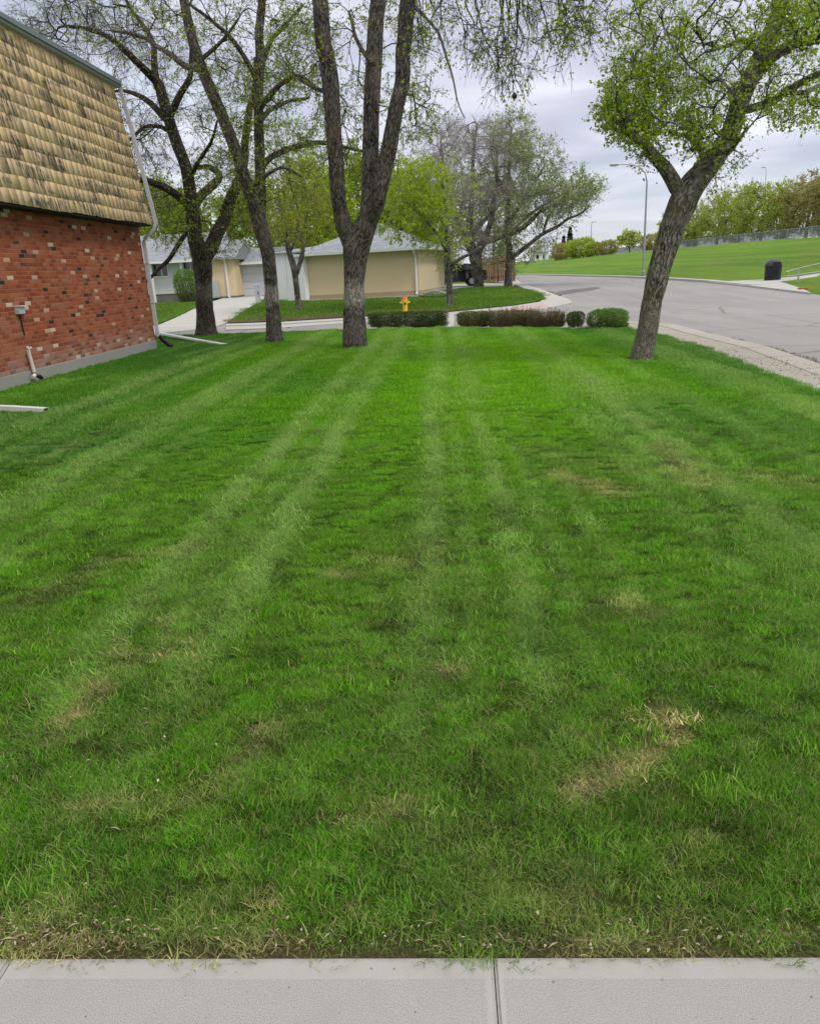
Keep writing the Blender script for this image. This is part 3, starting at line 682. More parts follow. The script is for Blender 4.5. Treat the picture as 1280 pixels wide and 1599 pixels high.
def grass_mat():
    m = Mat('grass_blade'); t = m.attr('tint', 'INSTANCER', 'Color'); r = m.attr('rnd', out='Fac')
    v = m.ramp(r, [(0, (.45, .55, .6)), (.5, (.95, 1, .9)), (.82, (1.35, 1.25, 1.3)), (.95, (1.9, 1.55, 2.2))])
    col = m.mix(1.0, t, v, 'MULTIPLY')
    straw = m.ramp(r, [(0, 1), (.10, 0)], 'CONSTANT'); col = m.mix(m.math('MULTIPLY', straw, .8), col, (.42, .36, .19))
    m.fin(col, .55, spec=.16)
    tr = m.n('BsdfTranslucent'); m.set(tr.inputs[0], m.mix(1.0, col, (1.1, 1.2, .5), 'MULTIPLY'))
    mx = m.n('MixShader'); mx.inputs[0].default_value = .32
    m.L.new(m.b.outputs[0], mx.inputs[1]); m.L.new(tr.outputs[0], mx.inputs[2]); m.L.new(mx.outputs[0], m.out.inputs[0])
    return m.m
def build_grass():
    rng = np.random.default_rng(7); mg = grass_mat(); coll = bpy.data.collections.new('grass_tufts')
    for k in range(6):
        me = blades_mesh('tuft_a%d' % k, rng, 125, .064, .014, .038, .0018, .95); me.materials.append(mg)
        coll.objects.link(bpy.data.objects.new('tuft_a%d' % k, me))
    for k in range(4):
        me = blades_mesh('tuft_b%d' % k, rng, 16, .035, .030, .060, .0026, .9, seg=4); me.materials.append(mg)
        coll.objects.link(bpy.data.objects.new('tuft_b%d' % k, me))
    for k in range(5):
        me = blades_mesh('tuft_c%d' % k, rng, 150, .15, .025, .05, .0045, .75, seg=2); me.materials.append(mg)
        coll.objects.link(bpy.data.objects.new('tuft_c%d' % k, me))
    for k in range(3):
        me = blades_mesh('tuft_d%d' % k, rng, 90, .34, .045, .085, .011, .7, seg=2); me.materials.append(mg)
        coll.objects.link(bpy.data.objects.new('tuft_d%d' % k, me))
    for k in range(4):
        me = blades_mesh('tuft_e%d' % k, rng, 90, .085, .008, .024, .0022, 1.7, seg=2); me.materials.append(mg)
        coll.objects.link(bpy.data.objects.new('tuft_e%d' % k, me))
    X, Y, I, S = [], [], [], []
    def scatter(P, y0, y1, dens, idx, s0, s1, xlim=None):
        x0, x1 = min(p[0] for p in P), max(p[0] for p in P)
        if xlim: x0, x1 = max(x0, -xlim(y1)), min(x1, xlim(y1))
        y0, y1 = max(y0, min(p[1] for p in P)), min(y1, max(p[1] for p in P))
        n = int((x1-x0)*(y1-y0)*dens); x = rng.uniform(x0, x1, n); y = rng.uniform(y0, y1, n); k = inside(P, x, y)
        x, y = x[k], y[k]; X.append(x); Y.append(y); I.append(rng.integers(idx[0], idx[1]+1, len(x))); S.append(rng.uniform(s0, s1, len(x)))
    xl = lambda y: .62*y+1.9
    for y0, y1, d in ((1.3, 2.5, 430), (2.5, 4, 380), (4, 6, 300), (6, 9, 190)): scatter(LAWN, y0, y1, d, (0, 5), .85, 1.2, xl)
    scatter(LAWN, 1.3, 4.5, 16, (6, 9), .6, 1.0, xl); scatter(LAWN, 4.5, 9, 5, (6, 9), .5, .8, xl)
    for y0, y1, d in ((9, 13, 120), (13, 18, 95), (18, 30, 75)): scatter(LAWN, y0, y1, d, (10, 14), .85, 1.2, xl)
    scatter(LAWN, 1.2, 9, 12, (10, 14), .8, 1.1)
    scatter(LAWN, 1.3, 4.0, 230, (18, 21), .8, 1.2, xl); scatter(LAWN, 4.0, 7.5, 90, (18, 21), .9, 1.4, xl)
    nl = sum(len(a) for a in X)
    scatter(ISLE, 20, 60, 9, (15, 17), .8, 1.15); scatter(PATCH, 20, 70, 6, (15, 17), .8, 1.15)
    for p in [G(555, 543), G(427, 535), G(322, 524), G(1000, 563)]:      # untrimmed grass round the trunks
        k = 70; a_ = rng.uniform(0, 6.2832, k); r_ = rng.uniform(.345, .47, k); X.insert(0, p.x+r_*np.cos(a_)); Y.insert(0, p.y+r_*np.sin(a_)); I.insert(0, rng.integers(6, 10, k)); S.insert(0, rng.uniform(.9, 1.7, k)); nl += k
    X, Y, I, S = map(np.concatenate, (X, Y, I, S)); n = len(X)
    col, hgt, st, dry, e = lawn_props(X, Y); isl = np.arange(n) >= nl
    ic = isle_props(X, Y); col[isl] = ic[isl]*1.0; hgt[isl] = 1; st[isl] = 0; dry[isl] = 0
    keep = np.ones(n, bool)
    keep &= ~((~isl) & (I < 18) & (rng.uniform(0, 1, n) < np.clip(dry*.35+np.clip(1-e/.06, 0, 1)*.3+np.clip((.42-fbm(X, Y, 11, 81, 2))*2.6, 0, .5)*(Y < 6), 0, .85)))
    keep &= ~((~isl) & (e < .022))
    for p in [G(555, 543), G(427, 535), G(322, 524), G(1000, 563)]: keep &= np.hypot(X-p.x, Y-p.y) > .34
    # bare soil against the foundation
    dw = (X-WALL_B.x)*wn_.x+(Y-WALL_B.y)*wn_.y; keep &= ~((np.abs(dw) < .10+.1*vnoise(X, Y, 3, 9)) & (Y < 21.2) & ~isl)
    X, Y, I, S, col, hgt, st, dry, isl = (a[keep] for a in (X, Y, I, S, col, hgt, st, dry, isl)); n = len(X)
    col = np.clip(col*rng.uniform(.8, 1.22, (n, 1)), 0, 1)
    th_ = (I >= 18); tc = np.array((.11, .14, .045))*rng.uniform(.5, 1.5, (n, 1)); mixk = rng.uniform(.1, .7, (n, 1)); col[th_] = (col*(1-mixk)*.7+tc*mixk)[th_]
    hgt[th_] = 1; st = np.where(th_, 0, st)
    long_ = (I >= 6) & (I <= 9); col[long_] = col[long_]*np.array((1.0, 1.25, 1.1))
    z = gz(Y)+.003
    V = np.stack([X, Y, z], -1).astype(np.float32)
    # stripes: blades combed along the mowing line lie away from the camera; their pale sheen is painted into the tint
    tilt = .8*st*rng.uniform(.6, 1.2, n)
    tilt = tilt - .18*(st < .1)
    spin = rng.uniform(0, 6.2832, n)
    rot = np.zeros((n, 3), np.float32)
    ax = Vector((-LD.y, LD.x, 0)); 
    for i in range(n):                       # Euler of (tilt about the cross axis) after (spin)
        M = Matrix.Rotation(-float(tilt[i]), 3, ax) @ Matrix.Rotation(float(spin[i]), 3, 'Z')
        ee = M.to_euler(); rot[i] = (ee.x, ee.y, ee.z)
    scl = np.stack([S, S, S*hgt], -1).astype(np.float32)
    me = bpy.data.meshes.new('grass'); me.vertices.add(n); me.vertices.foreach_set('co', V.ravel())
    for k, typ, arr in (('rot', 'FLOAT_VECTOR', rot), ('scl', 'FLOAT_VECTOR', scl)):
        a = me.attributes.new(k, typ, 'POINT'); a.data.foreach_set('vector', arr.ravel())
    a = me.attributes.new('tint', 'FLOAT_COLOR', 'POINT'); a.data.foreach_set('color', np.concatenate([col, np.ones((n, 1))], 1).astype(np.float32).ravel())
    a = me.attributes.new('pick', 'INT', 'POINT'); a.data.foreach_set('value', I.astype(np.int32))
    me.update()
    o = link_mesh('grass', me, mg); tag(o, 'short mown green grass covering the lawns', 'grass', kind='stuff')
    ng = bpy.data.node_groups.new('grass_scatter', 'GeometryNodeTree')
    ng.interface.new_socket('Geometry', in_out='INPUT', socket_type='NodeSocketGeometry'); ng.interface.new_socket('Geometry', in_out='OUTPUT', socket_type='NodeSocketGeometry')
    N, L = ng.nodes, ng.links; gi = N.new('NodeGroupInput'); go = N.new('NodeGroupOutput')
    ci = N.new('GeometryNodeCollectionInfo'); ci.inputs['Collection'].default_value = coll; ci.inputs['Separate Children'].default_value = True; ci.inputs['Reset Children'].default_value = True
    ip = N.new('GeometryNodeInstanceOnPoints'); ip.inputs['Pick Instance'].default_value = True
    def na(nm, dt):
        q = N.new('GeometryNodeInputNamedAttribute'); q.data_type = dt; q.inputs['Name'].default_value = nm; return q.outputs['Attribute']
    L.new(gi.outputs[0], ip.inputs['Points']); L.new(ci.outputs[0], ip.inputs['Instance'])
    L.new(na('pick', 'INT'), ip.inputs['Instance Index']); L.new(na('rot', 'FLOAT_VECTOR'), ip.inputs['Rotation']); L.new(na('scl', 'FLOAT_VECTOR'), ip.inputs['Scale'])
    L.new(ip.outputs[0], go.inputs[0])
    md = o.modifiers.new('scatter', 'NODES'); md.node_group = ng
    print('grass instances', n)
build_grass()
def litter():
    """dry leaves and straw bits lying along the sidewalk edge"""
    rng = np.random.default_rng(3); n = 5200
    x = rng.uniform(-4, 4, n); y = np.abs(rng.normal(0, .055, n))+.004
    far = rng.uniform(0, 1, n) < .12; y[far] = rng.uniform(0, 1.2, far.sum())
    den = vnoise(x, y*0, 3.2, 5); k = (den > .35) | (rng.uniform(0, 1, n) < .25); x, y = x[k], y[k]; n = len(x)
    L = rng.uniform(.004, .016, n); thin_ = rng.uniform(0, 1, n) < .45; L[thin_] *= rng.uniform(1.5, 3.4, thin_.sum()); wq = L*rng.uniform(.25, .6, n); wq[thin_] = rng.uniform(.0012, .003, thin_.sum()); a = rng.uniform(0, 6.28, n); b = rng.uniform(-.5, .5, n)
    P = np.stack([SWE0.x*0+sd_.x*x+sn_.x*y, 1.475+sd_.y*x+sn_.y*y, .020+rng.uniform(0, .02, n)], -1)
    d = np.stack([np.cos(a), np.sin(a), b*.6], -1); s = np.stack([-np.sin(a), np.cos(a), rng.uniform(-.4, .4, n)], -1)
    up = np.array((0, 0, 1.))
    V = np.stack([P-d*L[:, None]/2, P-s*wq[:, None]/2+up*L[:, None]*.12, P+d*L[:, None]/2, P+s*wq[:, None]/2+up*L[:, None]*.2], 1).reshape(-1, 3)
    i = (np.arange(n)*4)[:, None]; Fq = np.concatenate([i+np.array([[0, 1, 2]]), i+np.array([[0, 2, 3]])])
    me = np_mesh('dry_leaf_litter', V, Fq, False, {'rnd': ('FLOAT', np.repeat(rng.uniform(0, 1, n), 4).astype(np.float32))})
    tag(link_mesh('dry_leaf_litter', me, leaf_mat('dry_leaf', [(.2, (.16, .11, .07)), (.5, (.34, .27, .17)), (.8, (.55, .47, .36))], trans=.15, rough=.8)), 'tan dry leaves and straw bits along the sidewalk edge', 'dry leaves', kind='stuff')
litter()
# ============================================================ BRICK BUILDING
def brick_building():
    t = thing('brick_building', WALL_B, 'two storey building with red brick wall under a tan wooden shake mansard roof', 'building')
    Lw = 22.0
    def P(al, out, z): return WALL_B + wd*al + wn_*out + Vector((0, 0, z))     # al: along the wall (0 at the corner), out: towards the lawn
    rz = Matrix.Rotation(math.atan2(wd.y, wd.x), 3, 'Z')
    f = MB(); f.box(P(-Lw/2+.02, -3.0+.02, -.02), (Lw, 6, .50), rz, .012); f.build('foundation', M_found, t)
    # brick wall as object with local axes x along the wall and z up
    def wall(name, al0, al1, out0, out1, z0, z1, mat):
        me = bpy.data.meshes.new(name); bm = bmesh.new()
        r = bmesh.ops.create_cube(bm, size=1.0); bmesh.ops.transform(bm, matrix=Matrix.Translation(((al0+al1)/2, (out0+out1)/2, (z0+z1)/2)) @ Matrix.Diagonal((al1-al0, out1-out0, z1-z0, 1)), verts=r['verts'])
        bm.to_mesh(me); bm.free(); o = bpy.data.objects.new(name, me); COL.objects.link(o); me.materials.append(mat)
        o.parent = t; o.rotation_euler = (0, 0, math.atan2(wd.y, wd.x)); return o
    wall('brick_wall', -Lw, 0.0, 0.0, 6.0, .225, 3.10, M_brick)         # local +y is away from the lawn side
    # mansard body
    A = lambda al, q: P(al, .36-.44*q, 3.12+3.20*q)                    # q 0 bottom .. 1 top
    b = MB()
    for al0, al1 in ((-Lw, -.0),):
        pts = [P(al0, .33, 3.13), P(al0, -.10, 6.30), P(al0, -6, 6.30), P(al0, -6.3, 3.13)]
        b.prism(pts, wd*(al1-al0))
    b.build('roof_body', M_dark, t)
    # shakes, one mesh with real thickness
    rng = np.random.default_rng(12); V = []; Fc = []; T = []; S = []
    nd = Vector((P(0, .36, 3.12)-P(0, -.08, 6.32))); sl = (P(0, -.08, 6.32)-P(0, .36, 3.12)); SL = sl.length; sl.normalize(); nrm = wd.cross(sl); nrm = nrm if nrm.dot(wn_) > 0 else -nrm
    # gable-like end of the face rises towards the street: highest line from the photo
    rows = 13; ex = SL/12.2
    for r in range(rows):
        al = .02-rng.uniform(0, .15); wob = rng.uniform(0, 10)
        while al > -Lw:
            w = rng.uniform(.11, .30); q0 = r*ex + rng.uniform(-.006, .006)+.010*math.sin(al*2.2+wob); q1 = min((r+1)*ex+.05, SL+.02)
            if q1 - q0 < .03: al -= w; continue
            g = .0022; th = rng.uniform(.010, .015); o = P(0, .36, 3.12)
            def pt(a, q, h): return o + wd*a + sl*q + nrm*h
            p = [pt(al-w+g, q0, .006), pt(al-g, q0+rng.uniform(-.005, .005), .006), pt(al-g, q1, .002), pt(al-w+g, q1, .002),
                 pt(al-w+g, q0, .006+th), pt(al-g, q0, .006+th), pt(al-g, q1, .006), pt(al-w+g, q1, .006)]
            i = len(V); V += [tuple(v) for v in p]
            Fc += [(i+4, i+5, i+6, i+7), (i, i+1, i+5, i+4), (i, i+4, i+7, i+3), (i+1, i+2, i+6, i+5)]
            c = np.array((.92, .675, .43))*rng.uniform(.90, 1.08)*np.array((1, rng.uniform(.97, 1.03), rng.uniform(.9, 1.1)))
            if rng.uniform() < .06: c = np.array((.55, .42, .26))*rng.uniform(.8, 1.1)
            T += [tuple(c)+(1,)]*8; z = rng.uniform(0, 50)
            S += [(v[0], v[1], z) for v in ((al-w, q0), (al, q0), (al, q1), (al-w, q1))*2]
            al -= w
    me = np_mesh('shakes', np.array(V), np.array(Fc), False, {'tint': ('FLOAT_COLOR', np.array(T, np.float32)), 'suv': ('FLOAT_VECTOR', np.array(S, np.float32))})
    link_mesh('shakes', me, M_shake, t)
    MB().prism([P(-Lw, .35, 3.085), P(-Lw, -.02, 3.085), P(-Lw, -.02, 3.125), P(-Lw, .35, 3.125)], wd*Lw).build('soffit', M_dark, t)
    # grey metal eavestrough along the top edge
    c = MB(); c.prism([P(-Lw, -.12, 6.28), P(-Lw, .03, 6.31), P(-Lw, .06, 6.42), P(-Lw, -.12, 6.42)], wd*(Lw+.05)); c.build('gutter', M_flash, t)
    c = MB(); c.prism([P(-Lw, .062, 6.36), P(-Lw, .082, 6.36), P(-Lw, .082, 6.45), P(-Lw, .062, 6.45)], wd*(Lw+.06)); c.build('drip_edge', simple('blue_grey_trim', (.16, .19, .21), .5), t)
    MB().prism([P(-Lw, -.14, 6.43), P(-Lw, -6.2, 6.43), P(-Lw, -3, 7.2)], wd*Lw).build('roof', M_roof, t)
    # downspout: follows the mansard edge, elbows back to the wall and runs down the corner
    d = MB(); d.path([P(.09, .03, 6.40), P(.10, .02, 6.22), P(.10, .12, 5.6), P(.10, .40, 3.45), P(.10, .425, 3.14), P(.10, .36, 3.02), P(.07, .13, 2.84), P(.05, .06, 2.74), P(.05, .06, .45), P(.06, .10, .30)], 1, square=(.085, .075))
    ds = d.build('downspout', M_lilacmetal, t)
    for z in (2.2, 1.2): MB().box(P(.05, .06, z), (.1, .11, .03), rz).build('strap', M_lilacmetal, ds)
    MB().path([P(.06, .09, .34), P(.10, .16, .22), P(.0, .42, .035)], 1, square=(.11, .085)).build('black_outlet', M_black, ds)
    # meter box with cable, pvc pipe
    q = G(0, 0) if False else None
    def wp(x, y, out=0.0):
        r = ray(x, y); o = np.array(P(0, out, 0)); n = np.array(wn_); tt = (np.dot(o, n)-0)/np.dot(r, n) if True else 0
        c0 = np.array((0, 0, CAM_H)); tt = np.dot(o-c0*np.array((1, 1, 0)), n)/np.dot(r, n); return Vector(c0+r*tt)
    c = wp(32, 485, .05); al = (c-WALL_B).dot(wd)
    bx = MB().box(P(al, .045, c.z), (.20, .09, .13), rz, .008).build('outlet_box', M_plastic_g, t)
    MB().box(P(al, .06, c.z+.075), (.22, .13, .012), rz, .003).build('box_lid', M_white, bx)
    MB().path([P(al, .03, c.z-.06), P(al+.02, .02, c.z-.2), P(al+.04, .02, c.z-.45)], .012).build('cable', M_dark, bx)
    c1 = wp(42, 545, .05); c2 = wp(50, 585, .05); a1 = (c1-WALL_B).dot(wd); a2 = (c2-WALL_B).dot(wd)
    MB().path([P(a1+.12, .0, c1.z), P(a1+.10, .07, c1.z+.005), P(a1+.04, .085, c1.z+.02), P(a1, .075, c1.z-.04), P(a1+.02, .07, c1.z-.14), P(a1+.05, .08, c2.z+.03), P(a1+.03, .09, c2.z-.02), P(a1-.07, .10, c2.z-.05)], [.034, .034, .036, .036, .034, .034, .038, .036], 12).build('vent_pipe', M_pvc, t, smooth=True)
    MB().path([P(a1+.03, .09, c2.z-.02), P(a1+.12, .13, c2.z-.06), P(a1+.16, .14, c2.z-.10)], [.03, .04, .042], 10).build('pipe_mouth', M_black, t)
    return P
BP = brick_building()
def downspout_extension(p0, p1, label, w=.085, h=.065, black=False, z0=.12, z1=.05):
    a, b = G(*p0), G(*p1); a.z += z0; b.z += z1
    t = thing('downspout_extension', Vector((b.x, b.y, 0)), label, 'downspout', 'downspout extensions lying on the lawn')
    d = (b-a).normalized(); L = (b-a).length; s = Vector((d.y, -d.x, 0)).normalized(); up = s.cross(d).normalized()
    if up.z < 0: up = -up
    m = MB(); rngs = []
    for q, (hh) in ((0, h), (L*.3, h), (L*.62, h), (L, h*.92)):
        c = a + d*q + Vector((0, 0, .006*math.sin(q*7)))
        rngs.append([m.bm.verts.new(c+s*x*w/2+up*y*hh/2) for x, y in ((-1, -1), (1, -1), (1, 1), (-1, 1))])
    for r0, r1 in zip(rngs, rngs[1:]):
        for k in range(4): m.bm.faces.new((r0[k], r0[(k+1) % 4], r1[(k+1) % 4], r1[k]))
    m.bm.faces.new(rngs[0])
    o = m.build('channel', M_whitemetal, t)
    so = o.modifiers.new('thick', 'SOLIDIFY'); so.thickness = .003
    MB().box(b-d*.012, (w*.9, .012, h*.8), Matrix(((s.x, d.x, up.x), (s.y, d.y, up.y), (s.z, d.z, up.z)))).build('mouth', M_dark, t)
downspout_extension((-60, 646), (74, 646), 'short white downspout extension lying on the grass at the left edge of the lawn', w=.10, h=.08, z0=.10, z1=.045)
downspout_extension((247, 528), (352, 541), 'long white downspout extension running out from the corner of the brick building', w=.14, h=.05, z0=.16, z1=.03)
# ============================================================ TREES
def tube_np(pts, rad, sides, bump=0.0, seed=0, flare=0.0):
    """one smooth tapering limb; bark coordinates in 'buv'"""
    pts = np.asarray(pts, float); rad = np.asarray(rad, float)
    a0 = pts[0]-pts[1]; a0 /= np.linalg.norm(a0)+1e-9; a1 = pts[-1]-pts[-2]; a1 /= np.linalg.norm(a1)+1e-9
    pts = np.concatenate([[pts[0]+a0*rad[0]*.55, pts[0]+a0*rad[0]*.35], pts, [pts[-1]+a1*rad[-1]*.4]]); rad = np.concatenate([[rad[0]*.04, rad[0]*.7], rad, [rad[-1]*.05]]); n = len(pts)
    t = np.gradient(pts, axis=0); t /= np.linalg.norm(t, axis=1)[:, None]+1e-9
    u = np.zeros_like(t); ref = np.array((1., .15, .1)); ref /= np.linalg.norm(ref)
    a = ref - t[0]*np.dot(ref, t[0])
    for i in range(n):
        a = a - t[i]*np.dot(a, t[i]); a /= np.linalg.norm(a)+1e-9; u[i] = a
    v = np.cross(t, u); th = np.arange(sides)*2*np.pi/sides
    L = np.concatenate([[0], np.cumsum(np.linalg.norm(np.diff(pts, axis=0), axis=1))])
    R = rad[:, None]*np.ones(sides)[None]
    if bump:
        ph = th[None]+.25*np.sin(L[:, None]*1.7+seed)
        R = R*(1+bump*(np.sin(5*ph+seed)*.35+np.sin(3*ph-L[:, None]*2.1+seed)*.35)+bump*1.6*(fbm(ph*3.3+seed, L[:, None]*1.1+0*ph, 1.3, int(seed) % 97)-.5))
        R = R+rad[:, None]*bump*.55*(vnoise(th[None]*7.5+0*R, L[:, None]*3.2+0*R, 1.6, 3+int(seed) % 50)-.5)
    if flare: R = R*(1+flare*np.exp(-L[:, None]/.16)*(1+.5*np.sin(5*th[None]+seed)))
    V = pts[:, None]+R[..., None]*(np.cos(th)[None, :, None]*u[:, None]+np.sin(th)[None, :, None]*v[:, None])
    B = np.stack([np.cos(th)[None]*rad[:, None], np.sin(th)[None]*rad[:, None], np.repeat((L*.34)[:, None], sides, 1)+seed*.37], -1)
    i = np.arange(n*sides).reshape(n, sides); j = np.roll(i, -1, 1)
    Fq = np.stack([i[:-1], j[:-1], j[1:], i[1:]], -1).reshape(-1, 4)
    return V.reshape(-1, 3), Fq, B.reshape(-1, 3)
def spline(P, Rd, step):
    """Catmull-Rom resample of a traced limb"""
    P = np.asarray(P, float); Rd = np.asarray(Rd, float); out = []; ro = []
    for i in range(len(P)-1):
        p0, p1, p2, p3 = P[max(i-1, 0)], P[i], P[i+1], P[min(i+2, len(P)-1)]
        k = max(1, int(np.linalg.norm(p2-p1)/step))
        for q in range(k):
            s = q/k; out.append(.5*((2*p1)+(-p0+p2)*s+(2*p0-5*p1+4*p2-p3)*s*s+(-p0+3*p1-3*p2+p3)*s**3)); ro.append(Rd[i]*(1-s)+Rd[i+1]*s)
    out.append(P[-1]); ro.append(Rd[-1]); return np.array(out), np.array(ro)
def segs_np(A, B, ra, rb, sides=3):
    """many separate frustums at once"""
    d = B-A; L = np.linalg.norm(d, axis=1)+1e-9; d = d/L[:, None]
    ref = np.where(np.abs(d[:, 2:3]) < .9, np.array([[0, 0, 1.]]), np.array([[1., 0, 0]])); u = np.cross(d, ref); u /= np.linalg.norm(u, axis=1)[:, None]+1e-9; v = np.cross(d, u)
    th = np.arange(sides)*2*np.pi/sides; c, s = np.cos(th)[None, :, None], np.sin(th)[None, :, None]
    ring = c*u[:, None]+s*v[:, None]
    V = np.concatenate([A[:, None]+ring*ra[:, None, None], B[:, None]+ring*rb[:, None, None]], 1).reshape(-1, 3)
    n = len(A); b = (np.arange(n)*2*sides)[:, None]; k = np.arange(sides); k2 = (k+1) % sides
    Fq = (b[:, None]+np.stack([k, k2, k2+sides, k+sides], -1)[None]).reshape(-1, 4)
    Bv = np.concatenate([ring*ra[:, None, None], ring*rb[:, None, None]], 1).reshape(-1, 3)
    return V, Fq, Bv
def leaves_np(P, D, size, rng, flat=.35, aspect=.62):
    """pointed leaf quads at P growing roughly along D"""
    n = len(P); s = size*rng.uniform(.55, 1.25, n)
    d = D+rng.normal(0, .75, (n, 3)); d /= np.linalg.norm(d, axis=1)[:, None]+1e-9
    q = rng.normal(0, 1, (n, 3)); q[:, 2] += 0; w = np.cross(d, q); w /= np.linalg.norm(w, axis=1)[:, None]+1e-9; nn = np.cross(d, w)
    s_ = s[:, None]; V = np.stack([P, P+d*s_*.5+w*s_*aspect*.5+nn*s_*.10, P+d*s_-nn*s_*flat*.3, P+d*s_*.5-w*s_*aspect*.5+nn*s_*.10], 1).reshape(-1, 3)
    Fq = (np.arange(n)*4)[:, None]+np.arange(4)[None]
    return V, Fq, np.repeat(np.clip(rng.normal(.5, .22, n), 0, 1), 4).astype(np.float32)
def cat(parts):
    V = []; Fq = []; B = []; o = 0
    for v, f, b in parts: V.append(v); Fq.append(f+o); B.append(b); o += len(v)
    return np.concatenate(V), np.concatenate(Fq), np.concatenate(B)
TREES = []
def tree(name, label, Y, limbs, blobs, seed, bark, twig, leafm, cat_='tree', group=None, leaf=.05, nleaf=6, tw_len=.45, ntw=3, tip=.004, droop=0.0, dcurve=0.0, step=.22, flare=.22, sides=28,
         bump=.12, tw_r=.0032, leaf_noise=0.0, up=.15, bare=0.0, twk=3, powr=.46, maxd=None, trunk_leaf=0, extra=None):
    """limbs: traced [(x, y, r_px, depth offset)...]; blobs: (x, y, rx, ry, depth0, depth1, count) where the crown carries twigs"""
    rng = np.random.default_rng(seed); skel = []; bp = []; sk_nodes = []; sk_dir = []; sk_r = []
    base = None
    Y = G(limbs[0][0][0], limbs[0][0][1]).y
    for li, L in enumerate(limbs):
        P = []; Rr = []
        for q in L:
            x, y, r = q[:3]; dy = q[3] if len(q) > 3 else 0
            p = at(x, y, Y+dy); P.append(p); Rr.append(r*pxm(x, y, Y+dy))
        if li == 0:
            g = G(L[0][0], L[0][1]); P[0] = Vector((g.x, g.y, float(gh(g.x, g.y))-.04)); base = Vector((g.x, g.y, float(gh(g.x, g.y))))
        st = max(.05, min(.12, Rr[0]*.5)) if li == 0 else max(.08, step*.5)
        S, Rs = spline(P, Rr, st)
        if li > 0: S = S + (np.stack([fbm(np.arange(len(S))*.21+li*9, np.full(len(S), k*7.), 1., seed+k, 2) for k in range(3)], -1)-.5)*np.minimum(Rs, .08)[:, None]*1.6*np.linspace(0, 1, len(S))[:, None]
        bp.append(tube_np(S, Rs, sides if Rs[0] > .07 else (14 if Rs[0] > .03 else 8), bump if Rs[0] > .05 else bump*.5, seed+li*3.1, flare if li == 0 else 0))
        d = np.gradient(S, axis=0); d /= np.linalg.norm(d, axis=1)[:, None]+1e-9
        lo = 0 if li else int(len(S)*.55)
        sk_nodes.append(S[lo:]); sk_dir.append(d[lo:]); sk_r.append(Rs[lo:])
    N = np.concatenate(sk_nodes); D = np.concatenate(sk_dir); Rk = np.concatenate(sk_r); ns = len(N)
    # crown targets
    T = []; TL = []
    for b in blobs:
        x, y, rx, ry, d0, d1, cnt = b[:7]; lf = b[7] if len(b) > 7 else 1.0
        for _ in range(cnt):
            while True:
                a, c = rng.uniform(-1, 1, 2)
                if a*a+c*c < 1: break
            dd = Y+rng.uniform(d0, d1); T.append(at(x+a*rx, y+c*ry, dd)); TL.append(lf)
    T = np.array(T); TL = np.array(TL)
    T[:, 2] = np.maximum(T[:, 2], gh(T[:, 0], T[:, 1])+.9)
    d0 = np.array([np.min(np.sum((N-t)**2, 1)) for t in T]); order = np.argsort(d0)
    cap = ns+len(T)*40; NN = np.zeros((cap, 3)); DD = np.zeros((cap, 3)); par = np.full(cap, -1); NN[:ns] = N; DD[:ns] = D; cnt = ns; tipn = []; tl = []
    for ti in order:
        t = T[ti]; v = t-NN[:cnt]; dist = np.sqrt(np.sum(v*v, 1)); cs = np.sum(v*DD[:cnt], 1)/(dist+1e-6)
        cost = dist*(1+.55*(1-cs)); j = int(np.argmin(cost)); dj = dist[j]
        if maxd and dj > maxd: continue
        k = max(1, min(36, int(round(dj/step)))); p0 = NN[j].copy(); c1 = p0+DD[j]*dj*.38+np.array((0, 0, dj*up))+rng.normal(0, dj*.05, 3)
        prev = j; pp = p0
        for q in range(1, k+1):
            s = q/k; p = (1-s)**2*p0+2*s*(1-s)*c1+s*s*t
            if q < k: p = p+rng.normal(0, step*.10, 3)
            NN[cnt] = p; d = p-pp; DD[cnt] = d/(np.linalg.norm(d)+1e-9); par[cnt] = prev; prev = cnt; pp = p; cnt += 1
        tipn.append(prev); tl.append(TL[ti])
    NN = NN[:cnt]; DD = DD[:cnt]; par = par[:cnt]; w = np.zeros(cnt); w[tipn] += 1
    for i in range(cnt-1, ns-1, -1):
        if par[i] >= 0: w[par[i]] += max(w[i], 0)
    r = tip*np.maximum(w, 1)**powr
    rr = r.copy(); rr[:ns] = Rk
    ch = np.arange(ns, cnt); pa = par[ch]
    ra = np.minimum(r[pa], rr[pa]*.8); ra = np.where(pa < ns, np.minimum(r[ch]*1.25, rr[pa]*.8), ra); rb = np.minimum(r[ch], ra)
    thick = ra > .018
    for m_, sd in ((thick, 7), (~thick, 4)):
        if m_.any(): bp_ = segs_np(NN[pa[m_]], NN[ch[m_]]+(NN[ch[m_]]-NN[pa[m_]])*.04, ra[m_], rb[m_], sd); bp.append(bp_) if sd == 7 else sk_nodes.append(bp_)
    tw_parts = [q for q in sk_nodes if isinstance(q, tuple)]
    # twigs at the tips and along thin branches
    tips = np.array(tipn); tl = np.array(tl); thin = ch[(r[ch] < tip*3.2)]
    src = np.concatenate([np.repeat(tips, ntw), rng.choice(thin, min(len(thin), int(len(tips)*twk)))]) if len(thin) else np.repeat(tips, ntw)
    lfn = np.full(cnt, -1.0); lfn[tips] = tl
    for i in range(cnt-1, ns-1, -1):
        if lfn[i] >= 0 and par[i] >= ns and lfn[par[i]] < 0: lfn[par[i]] = lfn[i]
    L = tw_len*rng.uniform(.45, 1.25, len(src)); d = DD[src]*.7+rng.normal(0, .55, (len(src), 3)); d[:, 2] -= droop; d /= np.linalg.norm(d, axis=1)[:, None]+1e-9
    p0 = NN[src]; K = 3; pts = [p0]; dc = d.copy()
